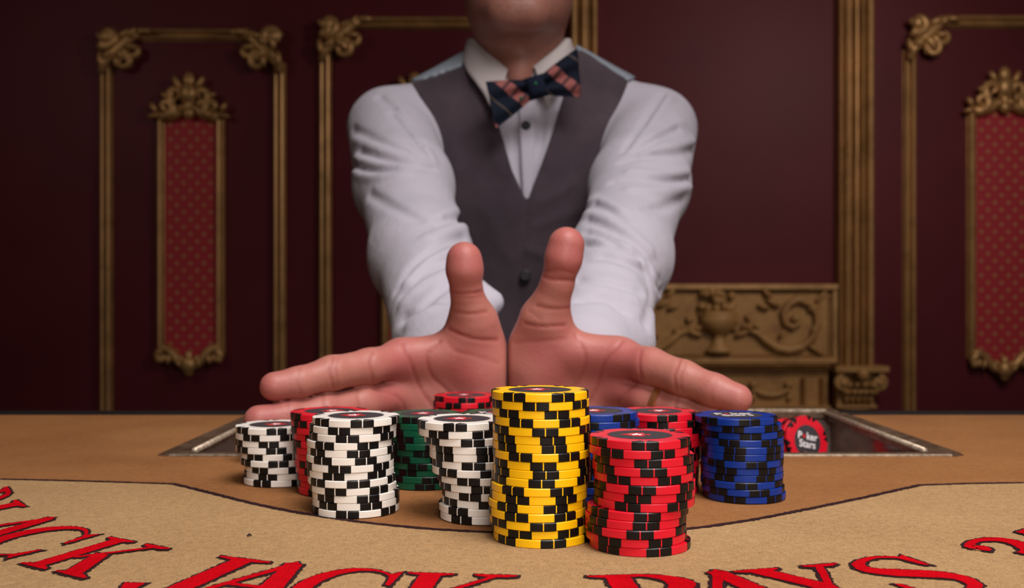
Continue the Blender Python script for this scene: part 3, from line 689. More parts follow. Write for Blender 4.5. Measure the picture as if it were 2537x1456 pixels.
def offs(c_, R, flip=1):
    """zoomed pixel centres -> metres, relative to the bottom chip"""
    b0 = c_[-1]; return [(v - b0) / R * CR for v in c_]
yl = [449,455,455,462,461,461,460,462,466,466,466,445,440,428,432,440,452,465]
stack('yellow', 18, cen(1338, .4005) + .0007, .4005, 'in the tall yellow stack', 'spade', [(v-465)/375*CR for v in yl],
      [27,-7,18,34,3,12,14,-27,0,3,-2,26,33,21,33,4,34,12])
stack('red', 13, cen(1585, .3875), .3875, 'in the red stack touching the yellow stack', 'spade', offs([1225,1218,1250,1247,1250,1260,1260,1257,1208,1192,1192,1195,1225], 383),
      [-1,21,-2,5,24,-10,-15,34,4,5,-2,22,15], R_(-4))
stack('white', 13, cen(881.5, .4516), .4516, 'in the white stack standing before a red one', 'spade', offs([1021,998,995,976,981,976,976,978,987,1000,1020,1020,1018], 341),
      [17,-10,2,33,19,30,-5,-14,18,-15,25,29,-2], R_(-6))
stack('white', 13, cen(1198, .4395), .4395, 'in the white stack touching the yellow stack', 'spade', offs([1856,1861,1906,1946,1946,1968,1966,2004,2021,2041,2041,2014,2020], 336),
      [-6,-30,8,20,21,-2,22,-15,1,-20,7,28,32], R_(4))
stack('white', 9, cen(697, .523), .523, 'in the shortest white stack beside the tray corner', 'spade', offs([377,375,375,377,417,417,455,447,437], 297),
      [18,-22,6,17,-26,13,-25,-10,-17], R_(176))
stack('red', 12, cen(838, .498), .498, 'in the red stack between two white stacks', 'spade', [(-.0042)+.0038*(i/11) for i in range(12)], None, R_(180))
stack('green', 11, cen(1054, .515), .515, 'in the green stack between white stacks', 'spade', None, None, R_(2))
stack('green', 12, cen(1238, .49), .49, 'in the green stack behind the yellow stack', 'text', None, None, R_(20))
stack('red', 11, cen(1153, .6126), .6126, 'in the red stack nearest the palms', 'spade', None, None, 0)
stack('blue', 13, cen(1478, .470), .470, 'in the blue stack behind the yellow stack', 'spade', None, None, R_(0))
stack('red', 12, .0735, .498, 'in the red stack between two blue stacks', 'spade', [-.0012, .0012, .0012, .0018, .0018, .0014, .0012, .0008, .0004, .0002, 0, 0], None, R_(176))
stack('blue', 12, cen(1841, .482) + .0006, .482, 'in the blue stack beside the open tray', 'text', offs([1970,2000,2013,2016,2018,2017,2015,2013,2016,2012,2022,2034], 295),
      [7,-22,0,29,-23,-24,8,26,22,-6,11,-26], R_(8))
# red chips lying in a row in the tray, face to the front
yaw, pit = R_(24), R_(78)
fwd = Vector((math.sin(yaw)*math.sin(pit), -math.cos(yaw)*math.sin(pit), math.cos(pit)))
c0 = Vector(((1999 - CX)/FPX*.765, .765, ZF + .0204))
q = fwd.to_track_quat('Z', 'Y').to_matrix().to_4x4()
for i in range(10):
    Mx = Matrix.Translation(c0 - fwd*CT - fwd*(CT + .0001)*i*1.0 + Vector((random.uniform(-.0006, .0006), 0, (0.0 if i == 0 else random.uniform(-.0002, .0003)) + .0007*i*0))) @ q @ Matrix.Rotation(R_(8) + (0 if i == 0 else random.uniform(-.5, .5)), 4, 'Z')
    if (Mx.translation.y > YB - .005): break
    lab = 'red chip with lettered centre facing out of the tray' if i == 0 else f'red chip lying in the tray row, {ORD[i]} from the lettered one'
    make_chip('red', None, 0, 'text' if i == 0 else None, lab, 'red chips in the tray', R_(-20), Mx)
#PERSON#
# ------------------------------------------------------------------ the dealer, from signed distance fields
def rcone(P, a, b_, ra, rb):
    a = np.asarray(a); ba = np.asarray(b_) - a; pa = P - a
    h = np.clip(pa @ ba / (ba @ ba + 1e-12), 0, 1)
    return np.linalg.norm(pa - h[:, None]*ba, axis=1) - (ra + (rb - ra)*h)
def ellip(P, c_, r):
    q = (P - np.asarray(c_)) / np.asarray(r); k0 = np.linalg.norm(q, axis=1); k1 = np.linalg.norm(q / np.asarray(r), axis=1)
    return k0*(k0 - 1) / np.maximum(k1, 1e-6)
def smin(a, b_, k):
    h = np.clip(.5 + .5*(b_ - a)/k, 0, 1); return b_ + (a - b_)*h - k*h*(1 - h)
def smax(a, b_, k): return -smin(-a, -b_, k)
def polydist(P, pts):
    d = np.full(len(P), 1e3); pts = np.asarray(pts); lo = pts.min(0) - .03; hi = pts.max(0) + .03
    m_ = np.all((P > lo) & (P < hi), axis=1)
    if not m_.any(): return d
    Q = P[m_]; dd = np.full(len(Q), 1e3)
    for a, b_ in zip(pts[:-1], pts[1:]): dd = np.minimum(dd, rcone(Q, a, b_, 0, 0))
    d[m_] = dd; return d
def mesh_sdf(fn, lo, hi, h, co=4):
    """surface nets over a block-sparse grid"""
    lo = np.array(lo, float); hi = np.array(hi, float); B = h*co; nb = np.ceil((hi - lo)/B).astype(int)
    ax = [lo[i] + (np.arange(nb[i]) + .5)*B - h/2 for i in range(3)]
    C_ = np.stack(np.meshgrid(*ax, indexing='ij'), -1).reshape(-1, 3)
    Fb = fn(C_).reshape(nb); act = np.abs(Fb) < B*1.6
    rep = lambda A: A.repeat(co, 0).repeat(co, 1).repeat(co, 2)
    F = rep(np.sign(Fb)*1.0); ma = rep(act)
    idx = np.argwhere(ma); F[ma] = fn(lo + idx*h)
    ins = F < 0; n_ = np.array(F.shape); cn = n_ - 1
    cnt = np.zeros(cn); acc = np.zeros((*cn, 3))
    sl = lambda o: tuple(slice(o[i], o[i] + cn[i]) for i in range(3))
    cor = [(i, j, k) for i in (0, 1) for j in (0, 1) for k in (0, 1)]
    for c0 in cor:
        for d in range(3):
            if c0[d]: continue
            c1 = list(c0); c1[d] = 1
            f0, f1 = F[sl(c0)], F[sl(c1)]; x = (f0 < 0) != (f1 < 0)
            t = np.where(x, f0/np.where(x, f0 - f1, 1), 0); cnt += x
            for e in range(3): acc[..., e] += np.where(x, (t if e == d else c0[e]), 0)
    vm = cnt > 0; vid = np.full(cn, -1); vid[vm] = np.arange(vm.sum())
    V = lo + (np.argwhere(vm) + acc[vm]/cnt[vm][:, None])*h
    faces = []
    for d in range(3):
        e1, e2 = (d+1) % 3, (d+2) % 3
        s0 = [slice(1, n_[i]-1) for i in range(3)]; s0[d] = slice(0, n_[d]-1); s1 = list(s0); s1[d] = slice(1, n_[d])
        a, b_ = ins[tuple(s0)], ins[tuple(s1)]; x = np.argwhere(a != b_)
        if not len(x): continue
        flip = a[tuple(x.T)]; base = x + np.array([0 if i == d else 1 for i in range(3)])
        u = np.zeros(3, int); v = np.zeros(3, int); u[e1] = 1; v[e2] = 1
        q = [vid[tuple((base - o).T)] for o in (u + v, v, 0*u, u)]
        f = np.stack(q, 1); f[~flip] = f[~flip][:, ::-1]; faces.append(f)
    Fc = np.concatenate(faces); Fc = Fc[(Fc >= 0).all(1)]
    return V, Fc
def march(fn, pix, y0, y1, n=260):
    """first hit of the surface along the sight lines of pixels, as 3-D points"""
    Y = np.linspace(y0, y1, n); out = []
    pts = np.concatenate([np.stack([(px - CX)/FPX*Y, Y, T + H + (CY - py)/FPX*Y], 1) for px, py in pix])
    F = fn(pts).reshape(len(pix), n)
    for i in range(len(pix)):
        k = np.argmax(F[i] < 0)
        if F[i][k] < 0: out.append(pts[i*n + k])
    return out
def smooth_line(pts, n=5): return [tuple(p) for p in catmull(pts, n)]
def proj(P): return CX + P[:, 0]/P[:, 1]*FPX, CY - (P[:, 2] - T - H)/P[:, 1]*FPX

ZC = T + H
pr_ = thing('person', 'dealer in white shirt, charcoal vest and tartan bow tie pushing out both hands', 'person', (.015, 1.25, 0))

# ---- hands
def hand_field(S):
    w3 = {k: [P3(*p[:3]) for p in v] for k, v in S['chains'].items()}; rr_ = {k: [p[3]/1000 for p in v] for k, v in S['chains'].items()}
    blobs = [(P3(*a[:3]), P3(*b_[:3]), a[3]/1000, b_[3]/1000) for a, b_ in S['palm']]
    fore = [(P3(*a[:3]), P3(*b_[:3]), a[3]/1000, b_[3]/1000) for a, b_ in S['fore']]
    def raw(P):
        d = None
        for a, b_, ra, rb in blobs:
            e = rcone(P, a, b_, ra, rb); d = e if d is None else smin(d, e, .012)
        for a, b_, ra, rb in fore: d = smin(d, rcone(P, a, b_, ra, rb), .018)
        th = None; fin = None
        for k in w3:
            c_ = None
            for i in range(len(w3[k]) - 1):
                e = rcone(P, w3[k][i], w3[k][i+1], rr_[k][i], rr_[k][i+1]); c_ = e if c_ is None else smin(c_, e, .004)
            if k == 'thumb': th = c_
            else: fin = c_ if fin is None else smin(fin, c_, .0012)
        d = smin(d, fin, .005); d = smin(d, th, .014)
        for px, py, Y, amp, sg in S['dents']:
            q = P - P3(px, py, Y); d = d + amp/1000*np.exp(-(q*q).sum(1)/(sg/1000)**2)
        return d
    lines = [(march(raw, smooth_line(l), .52, .72), amp, sg) for l, amp, sg in S['creases']]
    lines = [l for l in lines if len(l[0]) > 1]
    def crease(P):
        c_ = np.zeros(len(P))
        for pts, amp, sg in lines: c_ = np.maximum(c_, amp*np.exp(-(polydist(P, pts)/(sg/1000))**2))
        return c_
    def full(P): return raw(P) + .00085*crease(P)
    tips = [w3[k][-1] for k in w3]
    pads = [P3(*p) for p in S['red']]
    def red(P):
        r = np.zeros(len(P)) + .28
        for t in tips: r += .38*np.exp(-((P - t)**2).sum(1)/.016**2)
        for t in pads: r += .45*np.exp(-((P - t)**2).sum(1)/.02**2)
        return np.clip(r, 0, 1)
    return full, crease, red, w3, rr_
def cr(l, amp=1.0, sg=1.1): return (l, amp, sg)
HL = dict(
 chains={
  'thumb': [(1186,890,.664,18), (1172,800,.650,13.2), (1163,757,.643,10.4), (1156,722,.639,9.9), (1151,668,.634,11.2), (1150,642,.634,11.2)],
  'index': [(985,893,.642,11.8), (915,908,.624,11.0), (822,924,.606,10.2), (740,947,.593,8.9), (680,957,.586,8.6)],
  'middle': [(975,980,.646,11.5), (900,999,.622,10.4), (800,1018,.602,9.6), (715,1032,.589,8.7), (641,1040,.580,8.6)],
  'ring': [(985,1030,.652,10.5), (900,1052,.628,9.8), (815,1072,.610,9.2), (745,1082,.598,8.4), (690,1086,.591,8.0)],
  'little': [(1010,1060,.660,9.5), (940,1074,.640,8.6), (880,1085,.625,8.0), (838,1093,.614,7.4), (800,1097,.606,7.0)]},
 palm=[((1180,905,.668,15), (985,893,.645,12)), ((1185,945,.668,15), (975,978,.650,12)), ((1190,985,.668,15), (985,1030,.655,11)),
       ((1192,1010,.668,16), (1010,1055,.662,10)), ((1188,880,.662,17.5), (1172,800,.652,13)), ((1188,930,.663,18), (1120,885,.656,14)),
       ((1192,1000,.663,17), (1080,1040,.660,12)), ((1130,868,.652,9), (1010,884,.646,10.5)), ((1186,925,.662,18.5), (1188,975,.664,18))],
 fore=[((1175,945,.685,24), (1110,880,.755,28)), ((1110,880,.755,28), (1075,760,.83,31))],
 dents=[(1060,945,.625,4.0,16), (1100,1000,.63,2.5,14), (915,950,.60,1.5,8)],
 red=[(1180,870,.645), (1000,890,.628), (985,985,.63), (1180,980,.645), (1150,650,.622)],
 creases=[cr([(1118,722),(1150,728),(1195,722)], 1.0), cr([(1122,733),(1160,738),(1196,732)], .5), cr([(1124,772),(1165,777),(1205,772)], .7), cr([(1112,815),(1170,838),(1232,842)], 1.0),
  cr([(925,872),(918,905),(925,945)], .7), cr([(826,884),(818,920),(828,962)], .8), cr([(838,882),(834,918),(838,960)], .5), cr([(742,912),(738,945),(748,982)], .4),
  cr([(1000,850),(1012,880),(1020,905),(1040,960),(1075,1010)], .9, 1.2), cr([(1090,845),(1060,880),(1070,930),(1120,980),(1150,1040)], .8, 1.2), cr([(925,965),(970,975),(1000,1000),(1000,1040)], .6),
  cr([(798,975),(806,1010),(800,1040)], .7), cr([(885,965),(890,1000),(885,1040)], .5), cr([(712,990),(716,1025),(720,1050)], .4), cr([(1110,850),(1130,870),(1170,880),(1235,900)], .35, 1.5)])
HR = dict(
 chains={
  'thumb': [(1327,885,.664,18), (1352,790,.650,13.4), (1368,740,.643,10.8), (1380,705,.639,10.2), (1396,640,.634,11.3), (1403,607,.634,11.6)],
  'index': [(1545,893,.645,12.4), (1610,908,.630,11.8), (1692,936,.612,10.6), (1770,967,.600,9.7), (1826,987,.594,9.0)],
  'middle': [(1535,965,.650,11.8), (1600,990,.632,10.4), (1680,1014,.617,9.5), (1750,1036,.606,8.7), (1798,1050,.599,8.4)],
  'ring': [(1530,1025,.655,10.6), (1590,1042,.638,9.8), (1660,1062,.622,9.2), (1722,1076,.610,8.4), (1765,1082,.604,8.0)],
  'little': [(1500,1058,.662,9.5), (1555,1072,.645,8.6), (1605,1082,.633,8.0), (1645,1089,.624,7.4), (1680,1092,.618,7.0)]},
 palm=[((1335,900,.668,15), (1545,893,.648,12.5)), ((1332,940,.668,15), (1535,965,.653,12)), ((1328,980,.668,15), (1530,1022,.658,11)),
       ((1326,1008,.668,16), (1500,1052,.664,10)), ((1328,875,.662,17.5), (1350,795,.652,13.2)), ((1328,925,.663,18), (1400,880,.656,14)),
       ((1326,1000,.663,17), (1430,1040,.661,12)), ((1385,862,.652,9.5), (1520,880,.648,11)), ((1330,920,.662,18.5), (1328,975,.664,18))],
 fore=[((1345,940,.685,24), (1430,880,.755,28)), ((1430,880,.755,28), (1490,760,.83,31))],
 dents=[(1460,950,.628,4.0,16), (1420,1000,.632,2.5,14), (1592,950,.606,1.5,8)],
 red=[(1345,860,.645), (1535,890,.63), (1540,970,.632), (1335,975,.645), (1400,630,.622), (1510,920,.635)],
 creases=[cr([(1350,672),(1385,668),(1420,676)], .5), cr([(1346,684),(1370,692),(1424,694)], 1.0), cr([(1330,757),(1370,765),(1412,762)], .7), cr([(1300,800),(1340,808),(1400,805)], .9), cr([(1310,770),(1340,790)], .4),
  cr([(1588,868),(1584,900),(1590,940)], .8), cr([(1688,888),(1672,930),(1676,965)], .8), cr([(1702,890),(1686,935),(1690,970)], .5), cr([(1775,938),(1762,970),(1766,995)], .35),
  cr([(1545,842),(1520,870),(1495,905),(1478,960),(1450,1010)], .8, 1.2), cr([(1425,830),(1450,880),(1440,930),(1410,980),(1390,1030)], .6, 1.2), cr([(1580,945),(1550,975),(1530,1000)], .6), cr([(1275,850),(1330,845),(1400,840)], .35, 1.4),
  cr([(1680,985),(1672,1008),(1678,1030)], .6)])
body_parts = []
def add_skin(V, Fc, redv=None, crv=None):
    body_parts.append((V, Fc, redv if redv is not None else np.full(len(V), .0), crv if crv is not None else np.zeros(len(V))))
HF = {}
for nm, S, lo, hi in (('L', HL, P3(590, 1110, .57), P3(1290, 585, .70)), ('R', HR, P3(1235, 1110, .58), P3(1890, 545, .70))):
    full, crease, red, w3, rr_ = hand_field(S); HF[nm] = (w3, rr_)
    a = np.array([min(lo[0], P3(590 if nm == 'L' else 1225, 0, .66)[0]), .56, T + .0006]); c_ = np.array([max(hi[0], P3(1275 if nm == 'L' else 1890, 0, .66)[0]), .80, ZC + .050])
    sg_ = 1 if nm == 'L' else -1; xj = (1257.0 - CX)/FPX*.66
    cut = (lambda P, f=full, g_=sg_: smax(np.maximum(f(P), .004 - (P[:, 2] - T)), g_*(P[:, 0] - xj) + .0003, .0035))         # hands rest on, not in, the felt
    V, Fc = mesh_sdf(cut, a, c_, .0011, 5); add_skin(V, Fc, red(V), crease(V))

# ---- head, neck and hidden body
hx = .0075; chz = ZC + (CY - 62)/FPX*1.105
def head(P):
    Q = P.copy(); Q[:, 0] = np.abs(P[:, 0] - hx)
    d = ellip(Q, (0, 1.205, chz + .150), (.076, .098, .092))
    d = smin(d, ellip(Q, (0, 1.165, chz + .078), (.058, .062, .082)), .03)
    d = smin(d, rcone(Q, (.046, 1.205, chz + .050), (.017, 1.120, chz + .018), .016, .018), .03)
    d = smin(d, rcone(Q, (.0, 1.116, chz + .019), (.0, 1.13, chz + .03), .018, .02), .02)
    d = smin(d, ellip(Q, (0, 1.175, chz + .035), (.05, .05, .03)), .02)
    d = smin(d, rcone(Q, (0, 1.095, chz + .118), (0, 1.076, chz + .082), .007, .011), .014)         # nose
    d = smin(d, ellip(Q, (.011, 1.088, chz + .078), (.008, .009, .007)), .006)
    d = smin(d, rcone(Q, (0, 1.103, chz + .058), (.019, 1.110, chz + .055), .0055, .003), .004)      # upper lip
    d = smin(d, rcone(Q, (0, 1.103, chz + .048), (.016, 1.111, chz + .051), .0065, .0035), .004)     # lower lip
    d = d + .004*np.exp(-((P[:, 2] - chz - .034)**2)/.006**2 - (Q[:, 0]/.022)**2)*(P[:, 1] < 1.14)  # dip below the lip
    d = d + .003*np.exp(-((P[:, 2] - chz - .053)**2)/.0015**2 - (Q[:, 0]/.02)**2)*(P[:, 1] < 1.125)
    d = smax(d, -ellip(Q, (.032, 1.100, chz + .118), (.017, .014, .011)), .008)                      # eye sockets
    d = smin(d, rcone(Q, (.016, 1.106, chz + .134), (.046, 1.118, chz + .136), .006, .005), .008)
    lid = ellip(Q, (.032, 1.1175, chz + .118), (.0155, .0150, .0135)); d = smin(d, lid, .005)
    d = smax(d, -ellip(Q, (.032, 1.100, chz + .1172), (.0125, .02, .0042)), .0015)
    ear = smax(ellip(Q, (.080, 1.215, chz + .105), (.010, .020, .032)), -ellip(Q, (.092, 1.205, chz + .105), (.01, .012, .02)), .006)
    d = smin(d, ear, .006)
    return d
NK = (hx, 1.222)
def neck(P):
    d = rcone(P, (NK[0], 1.205, chz + .06), (NK[0] + .002, 1.232, chz - .10), .052, .058)
    d = smin(d, ellip(P, (hx, 1.166, chz - .035), (.010, .010, .016)), .025)
    return d
def skin_head(P): return smin(head(P), neck(P), .022)
V, Fc = mesh_sdf(skin_head, (hx - .1, 1.05, chz - .13), (hx + .1, 1.32, chz + .26), .0022)
rd = .10 + .25*np.exp(-((V - np.array([hx, 1.11, chz + .05]))**2).sum(1)/.03**2); add_skin(V, Fc, rd)

SL, SR = P3(967, 320, 1.205), P3(1621, 322, 1.205)
EL, ER = P3(1043, 640, .93), P3(1537, 640, .93)
WL, WR = P3(1118, 890, .735), P3(1448, 892, .735)
tx = .017; zs = ZC + .2
def torso(P):
    Q = P.copy(); Q[:, 0] = np.abs(P[:, 0] - tx)
    d = ellip(Q, (0, 1.245, zs - .10), (.158, .105, .20))
    d = smin(d, ellip(Q, (0, 1.24, zs - .36), (.142, .10, .22)), .05)
    d = smin(d, rcone(Q, (0, 1.25, zs + .0), (.118, 1.225, zs + .0), .062, .048), .04)
    d = smin(d, rcone(Q, (0.03, 1.245, zs + .075), (.125, 1.225, zs + .022), .042, .034), .03)
    d = smin(d, ellip(Q, (0, 1.26, zs - .58), (.15, .11, .14)), .05)
    return d
def legs(P):
    Q = P.copy(); Q[:, 0] = np.abs(P[:, 0] - tx)
    d = rcone(Q, (.085, 1.27, zs - .68), (.10, 1.27, .52), .082, .058); d = smin(d, rcone(Q, (.10, 1.27, .52), (.11, 1.30, .06), .056, .05), .03)
    return smin(d, ellip(Q, (0, 1.265, zs - .60), (.152, .112, .13)), .05)
def hidden(P):
    d = torso(P) + .008
    for s_, e_, w_ in ((SL, EL, WL), (SR, ER, WR)): d = smin(d, smin(rcone(P, s_, e_, .046, .036), rcone(P, e_, w_, .036, .027), .02), .03)
    d = smin(d, rcone(P, (NK[0], 1.235, chz - .02), (NK[0], 1.24, chz - .14), .05, .055), .02)
    return smin(d, legs(P) + .012, .03)
V, Fc = mesh_sdf(hidden, (-.25, .72, .04), (.30, 1.40, chz + .0), .009); add_skin(V, Fc)
ofs = 0; VV, FF, RR, KK = [], [], [], []
for V, Fc, r, k in body_parts: VV.append(V); FF.append(Fc + ofs); RR.append(r); KK.append(k); ofs += len(V)
def mesh_obj(name, V, Fc, m_, parent, attrs=None):
    po = np.array(parent['_o']); me = bpy.data.meshes.new(name); V = V - po
    me.vertices.add(len(V)); me.vertices.foreach_set('co', V.astype(np.float32).ravel())
    me.loops.add(len(Fc)*4); me.loops.foreach_set('vertex_index', Fc.astype(np.int32).ravel())
    me.polygons.add(len(Fc)); me.polygons.foreach_set('loop_start', np.arange(0, len(Fc)*4, 4, dtype=np.int32)); me.polygons.foreach_set('use_smooth', np.ones(len(Fc), bool))
    me.materials.append(m_); me.update(calc_edges=True); me.validate()
    for k, v in (attrs or {}).items():
        at = me.attributes.new(k, 'FLOAT', 'POINT'); at.data.foreach_set('value', v.astype(np.float32))
    o = bpy.data.objects.new(name, me); COL.objects.link(o); o.parent = parent; o['_o'] = po.tolist(); return o
_v = np.concatenate(VV); BRD = np.exp(-np.clip(_v[:, 2] - chz - .055, 0, 1)**2/.02**2)*np.exp(-np.clip(chz - .02 - _v[:, 2], 0, 1)**2/.015**2)*np.exp(-np.clip(_v[:, 1] - 1.18, 0, 1)**2/.02**2)*((_v[:, 2] > chz - .1) & (_v[:, 1] > 1.05))
bo = mesh_obj('body', np.concatenate(VV), np.concatenate(FF), M['skin'], pr_, dict(red=np.concatenate(RR), crease=np.concatenate(KK), beard=BRD))

# ---- shirt with its folds
def sleeves(P):
    d = None
    for s_, e_, w_ in ((SL, EL, WL), (SR, ER, WR)):
        mid = s_*.5 + e_*.5
        e = smin(rcone(P, s_, mid, .0515, .0505), rcone(P, mid, e_, .0500, .0425), .02)
        e = smin(e, rcone(P, e_, w_, .0425, .0385), .03); d = e if d is None else np.minimum(d, e)
    d = smin(d, rcone(P, P3(1165, 728, .80), P3(1218, 748, .79), .015, .010), .012)       # flared cuff corner
    d = smin(d, rcone(P, P3(1060, 815, .775), P3(1045, 845, .765), .020, .017), .015)
    d = smin(d, rcone(P, P3(1540, 790, .79), P3(1560, 850, .765), .022, .018), .02)
    return d
def shirt0(P): return smin(torso(P) - .002, sleeves(P), .022)
folds_g = [  # shadowed valleys, image side L then R
 [(874,320),(930,345),(1000,375),(1050,392)], [(894,375),(950,395),(1010,408),(1070,418)], [(874,402),(900,420),(950,424),(1040,416)], [(972,280),(1010,330),(1060,395)],
 [(940,240),(1000,290),(1050,360)], [(915,480),(960,505),(1040,545)], [(1145,545),(1110,543),(1080,556)], [(1150,592),(1110,600),(1060,630),(1020,662),(985,715)], [(1110,655),(1050,680),(1000,728)],
 [(1125,640),(1070,655),(1030,690)], [(1140,690),(1090,725),(1020,780)], [(1000,790),(1060,760),(1110,745)],
 [(1720,368),(1680,382),(1600,388),(1545,402)], [(1712,442),(1660,450),(1560,444),(1522,452)], [(1640,235),(1600,300),(1550,372)], [(1680,318),(1620,350),(1560,392)], [(1695,492),(1640,515),(1600,520)],
 [(1475,505),(1510,522),(1540,545)], [(1455,545),(1500,562),(1570,602),(1618,650),(1636,700)], [(1445,645),(1500,637),(1560,655),(1605,672)], [(1448,608),(1520,612),(1580,640)], [(1598,625),(1615,680),(1632,728)],
 [(1432,692),(1500,702),(1590,722)], [(1600,672),(1614,740),(1600,800)], [(1440,745),(1500,740),(1540,770)], [(1450,575),(1490,585),(1530,610)],
 [(1275,330),(1282,400),(1297,470)], [(1330,330),(1325,400),(1312,470)], [(1345,300),(1338,370),(1322,440)]]
folds_r = [
 [(880,345),(940,370),(1010,392),(1060,404)], [(880,392),(950,410),(1020,412)], [(985,270),(1030,330),(1070,400)], [(880,425),(930,440),(1010,432)],
 [(1150,562),(1110,572),(1060,590)], [(1145,528),(1115,525),(1090,535)], [(1130,618),(1070,645),(1010,700)], [(1120,672),(1050,705),(1000,750)], [(1160,700),(1100,745),(1020,800)],
 [(1718,350),(1660,364),(1580,378)], [(1716,425),(1650,432),(1560,425)], [(1708,462),(1640,475),(1560,470)], [(1660,240),(1610,310),(1560,380)], [(1690,300),(1620,335),(1560,375)],
 [(1455,528),(1500,542),(1560,575),(1610,620)], [(1448,592),(1500,596),(1560,615)], [(1445,626),(1510,624),(1580,652)], [(1440,665),(1500,660),(1570,685)], [(1607,650),(1624,705),(1628,740)], [(1465,495),(1500,505),(1540,520)], [(1435,715),(1500,722),(1570,745)]]
base_shirt = shirt0
FG = [march(base_shirt, smooth_line(l, 4), .7, 1.35) for l in folds_g]; FR = [march(base_shirt, smooth_line(l, 4), .7, 1.35) for l in folds_r]
def shirt(P):
    d = shirt0(P)
    g = np.zeros(len(P)); r = np.zeros(len(P))
    for l in FG:
        if len(l) > 1: q_ = polydist(P, l); g = np.maximum(g, np.exp(-(q_/.0042)**2))
    for l in FR:
        if len(l) > 1: q_ = polydist(P, l); r = np.maximum(r, np.exp(-(q_/.0052)**2))
    return d + .0058*g - .0046*r
def shirt_cut(P): return smax(shirt(P), P[:, 2] - (chz - .062 + .35*np.abs(P[:, 0] - hx)*0 + .0), .004)
V, Fc = mesh_sdf(shirt, (-.24, .655, zs - .66), (.28, 1.40, zs + .14), .0030, 5)
sh = mesh_obj('shirt', V, Fc, M['shirt'], pr_)

# ---- vest: front cloth and satin back
def seg_side(px, py, a, b_):   # signed pixel distance, positive left of a->b (image y down)
    dx_, dy_ = b_[0]-a[0], b_[1]-a[1]; L = math.hypot(dx_, dy_); return ((px - a[0])*dy_ - (py - a[1])*dx_)/L
from functools import reduce
def polysdf(px, py, poly_):
    """signed distance in pixels to a closed polygon"""
    d = np.full(len(px), 1e9); inside = np.zeros(len(px), bool); n_ = len(poly_)
    for i in range(n_):
        a, b_ = poly_[i-1], poly_[i]; ex, ey = b_[0]-a[0], b_[1]-a[1]
        t = np.clip(((px-a[0])*ex + (py-a[1])*ey)/(ex*ex + ey*ey), 0, 1)
        d = np.minimum(d, np.hypot(px - a[0] - t*ex, py - a[1] - t*ey))
        c_ = ((a[1] > py) != (b_[1] > py)) & (px < (b_[0]-a[0])*(py-a[1])/((b_[1]-a[1]) if b_[1] != a[1] else 1e-9) + a[0]); inside ^= c_
    return np.where(inside, -d, d)
vest_poly = [(1018,203),(1042,250),(1060,300),(1073,350),(1088,400),(1090,470),(1040,560),(1000,800),(1000,1500),(1580,1500),(1580,800),(1540,560),(1512,470),(1510,400),(1516,330),(1534,262),(1558,200),
             (1500,164),(1442,124),(1426,128),(1415,170),(1395,240),(1368,330),(1340,410),(1316,470),(1306,496),(1290,468),(1268,420),(1248,350),(1226,280),(1190,210),(1152,140),(1142,165),(1080,188)]
def vest_front(P):
    px, py = proj(P); m_ = polysdf(px, py, vest_poly)/FPX*1.17
    pleat = .0028*np.exp(-(seg_side(px, py, (1305, 496), (1276, 900))/7)**2)*(py > 480)
    fl = np.zeros(len(P))
    for (a, b_, s_) in (((1180,230),(1240,420),16), ((1110,260),(1130,420),22), ((1460,180),(1440,400),20), ((1490,300),(1470,420),14), ((1330,560),(1440,520),14), ((1310,620),(1390,650),12), ((1200,520),(1260,640),20), ((1345,500),(1420,455),14)):
        ex = np.array(b_, float) - a; t = np.clip(((px-a[0])*ex[0] + (py-a[1])*ex[1])/(ex @ ex), 0, 1); dd = np.hypot(px-a[0]-t*ex[0], py-a[1]-t*ex[1]); fl += .0022*np.exp(-(dd/s_)**2)
    return smax(torso(P) - .0085 + pleat*.6 - fl*.8, np.maximum(m_, P[:, 1] - 1.262), .003)
V, Fc = mesh_sdf(vest_front, (-.20, 1.10, zs - .52), (.24, 1.28, zs + .14), .003, 5)
vf = mesh_obj('vest', V, Fc, M['vest'], pr_)
strap = [(1003,192),(1024,206),(1080,190),(1130,172),(1146,168),(1158,100),(1120,90),(990,150)]
strap2 = [(1424,60),(1424,132),(1442,126),(1500,166),(1557,203),(1582,190),(1590,120)]
def vest_back(P):
    px, py = proj(P); X_ = np.abs(P[:, 0] - tx)
    a = np.maximum(X_ - .135, 1.258 - P[:, 1])
    top = np.minimum(polysdf(px, py, strap), polysdf(px, py, strap2))/FPX*1.2; top = np.maximum(top, 1.19 - P[:, 1])
    return smax(torso(P) - .0075, np.minimum(a, top), .003)
V, Fc = mesh_sdf(vest_back, (-.20, 1.12, zs - .52), (.24, 1.38, zs + .14), .0035, 5)
vb = mesh_obj('vest_back', V, Fc, M['satin'], pr_); vb['label'] = 'grey blue satin vest back'
V, Fc = mesh_sdf(lambda P: np.maximum(legs(P), P[:, 2] - (zs - .5)), (-.2, 1.12, .05), (.23, 1.42, zs - .48), .009); mesh_obj('trousers', V, Fc, M['trouser'], pr_)
for s in (-1, 1):
    V, Fc = mesh_sdf(lambda P: np.maximum(smin(rcone(P, (tx + s*.11, 1.31, .05), (tx + s*.12, 1.12, .035), .045, .036), ellip(P, (tx + s*.11, 1.30, .08), (.045, .05, .05)), .02), .004 - P[:, 2]), (tx + s*.11 - .08, 1.05, 0), (tx + s*.11 + .08, 1.38, .14), .006); mesh_obj('shoe', V, Fc, M['shoe'], pr_)
def hairf(P):
    d = ellip(P, (hx, 1.212, chz + .158), (.082, .102, .094)); return np.maximum(d, -(P[:, 2] - (chz + .165 - 1.0*np.clip(P[:, 1] - 1.13, 0, .09))))
V, Fc = mesh_sdf(hairf, (hx - .1, 1.09, chz + .04), (hx + .1, 1.34, chz + .27), .004); mesh_obj('hair', V, Fc, M['hair'], pr_)
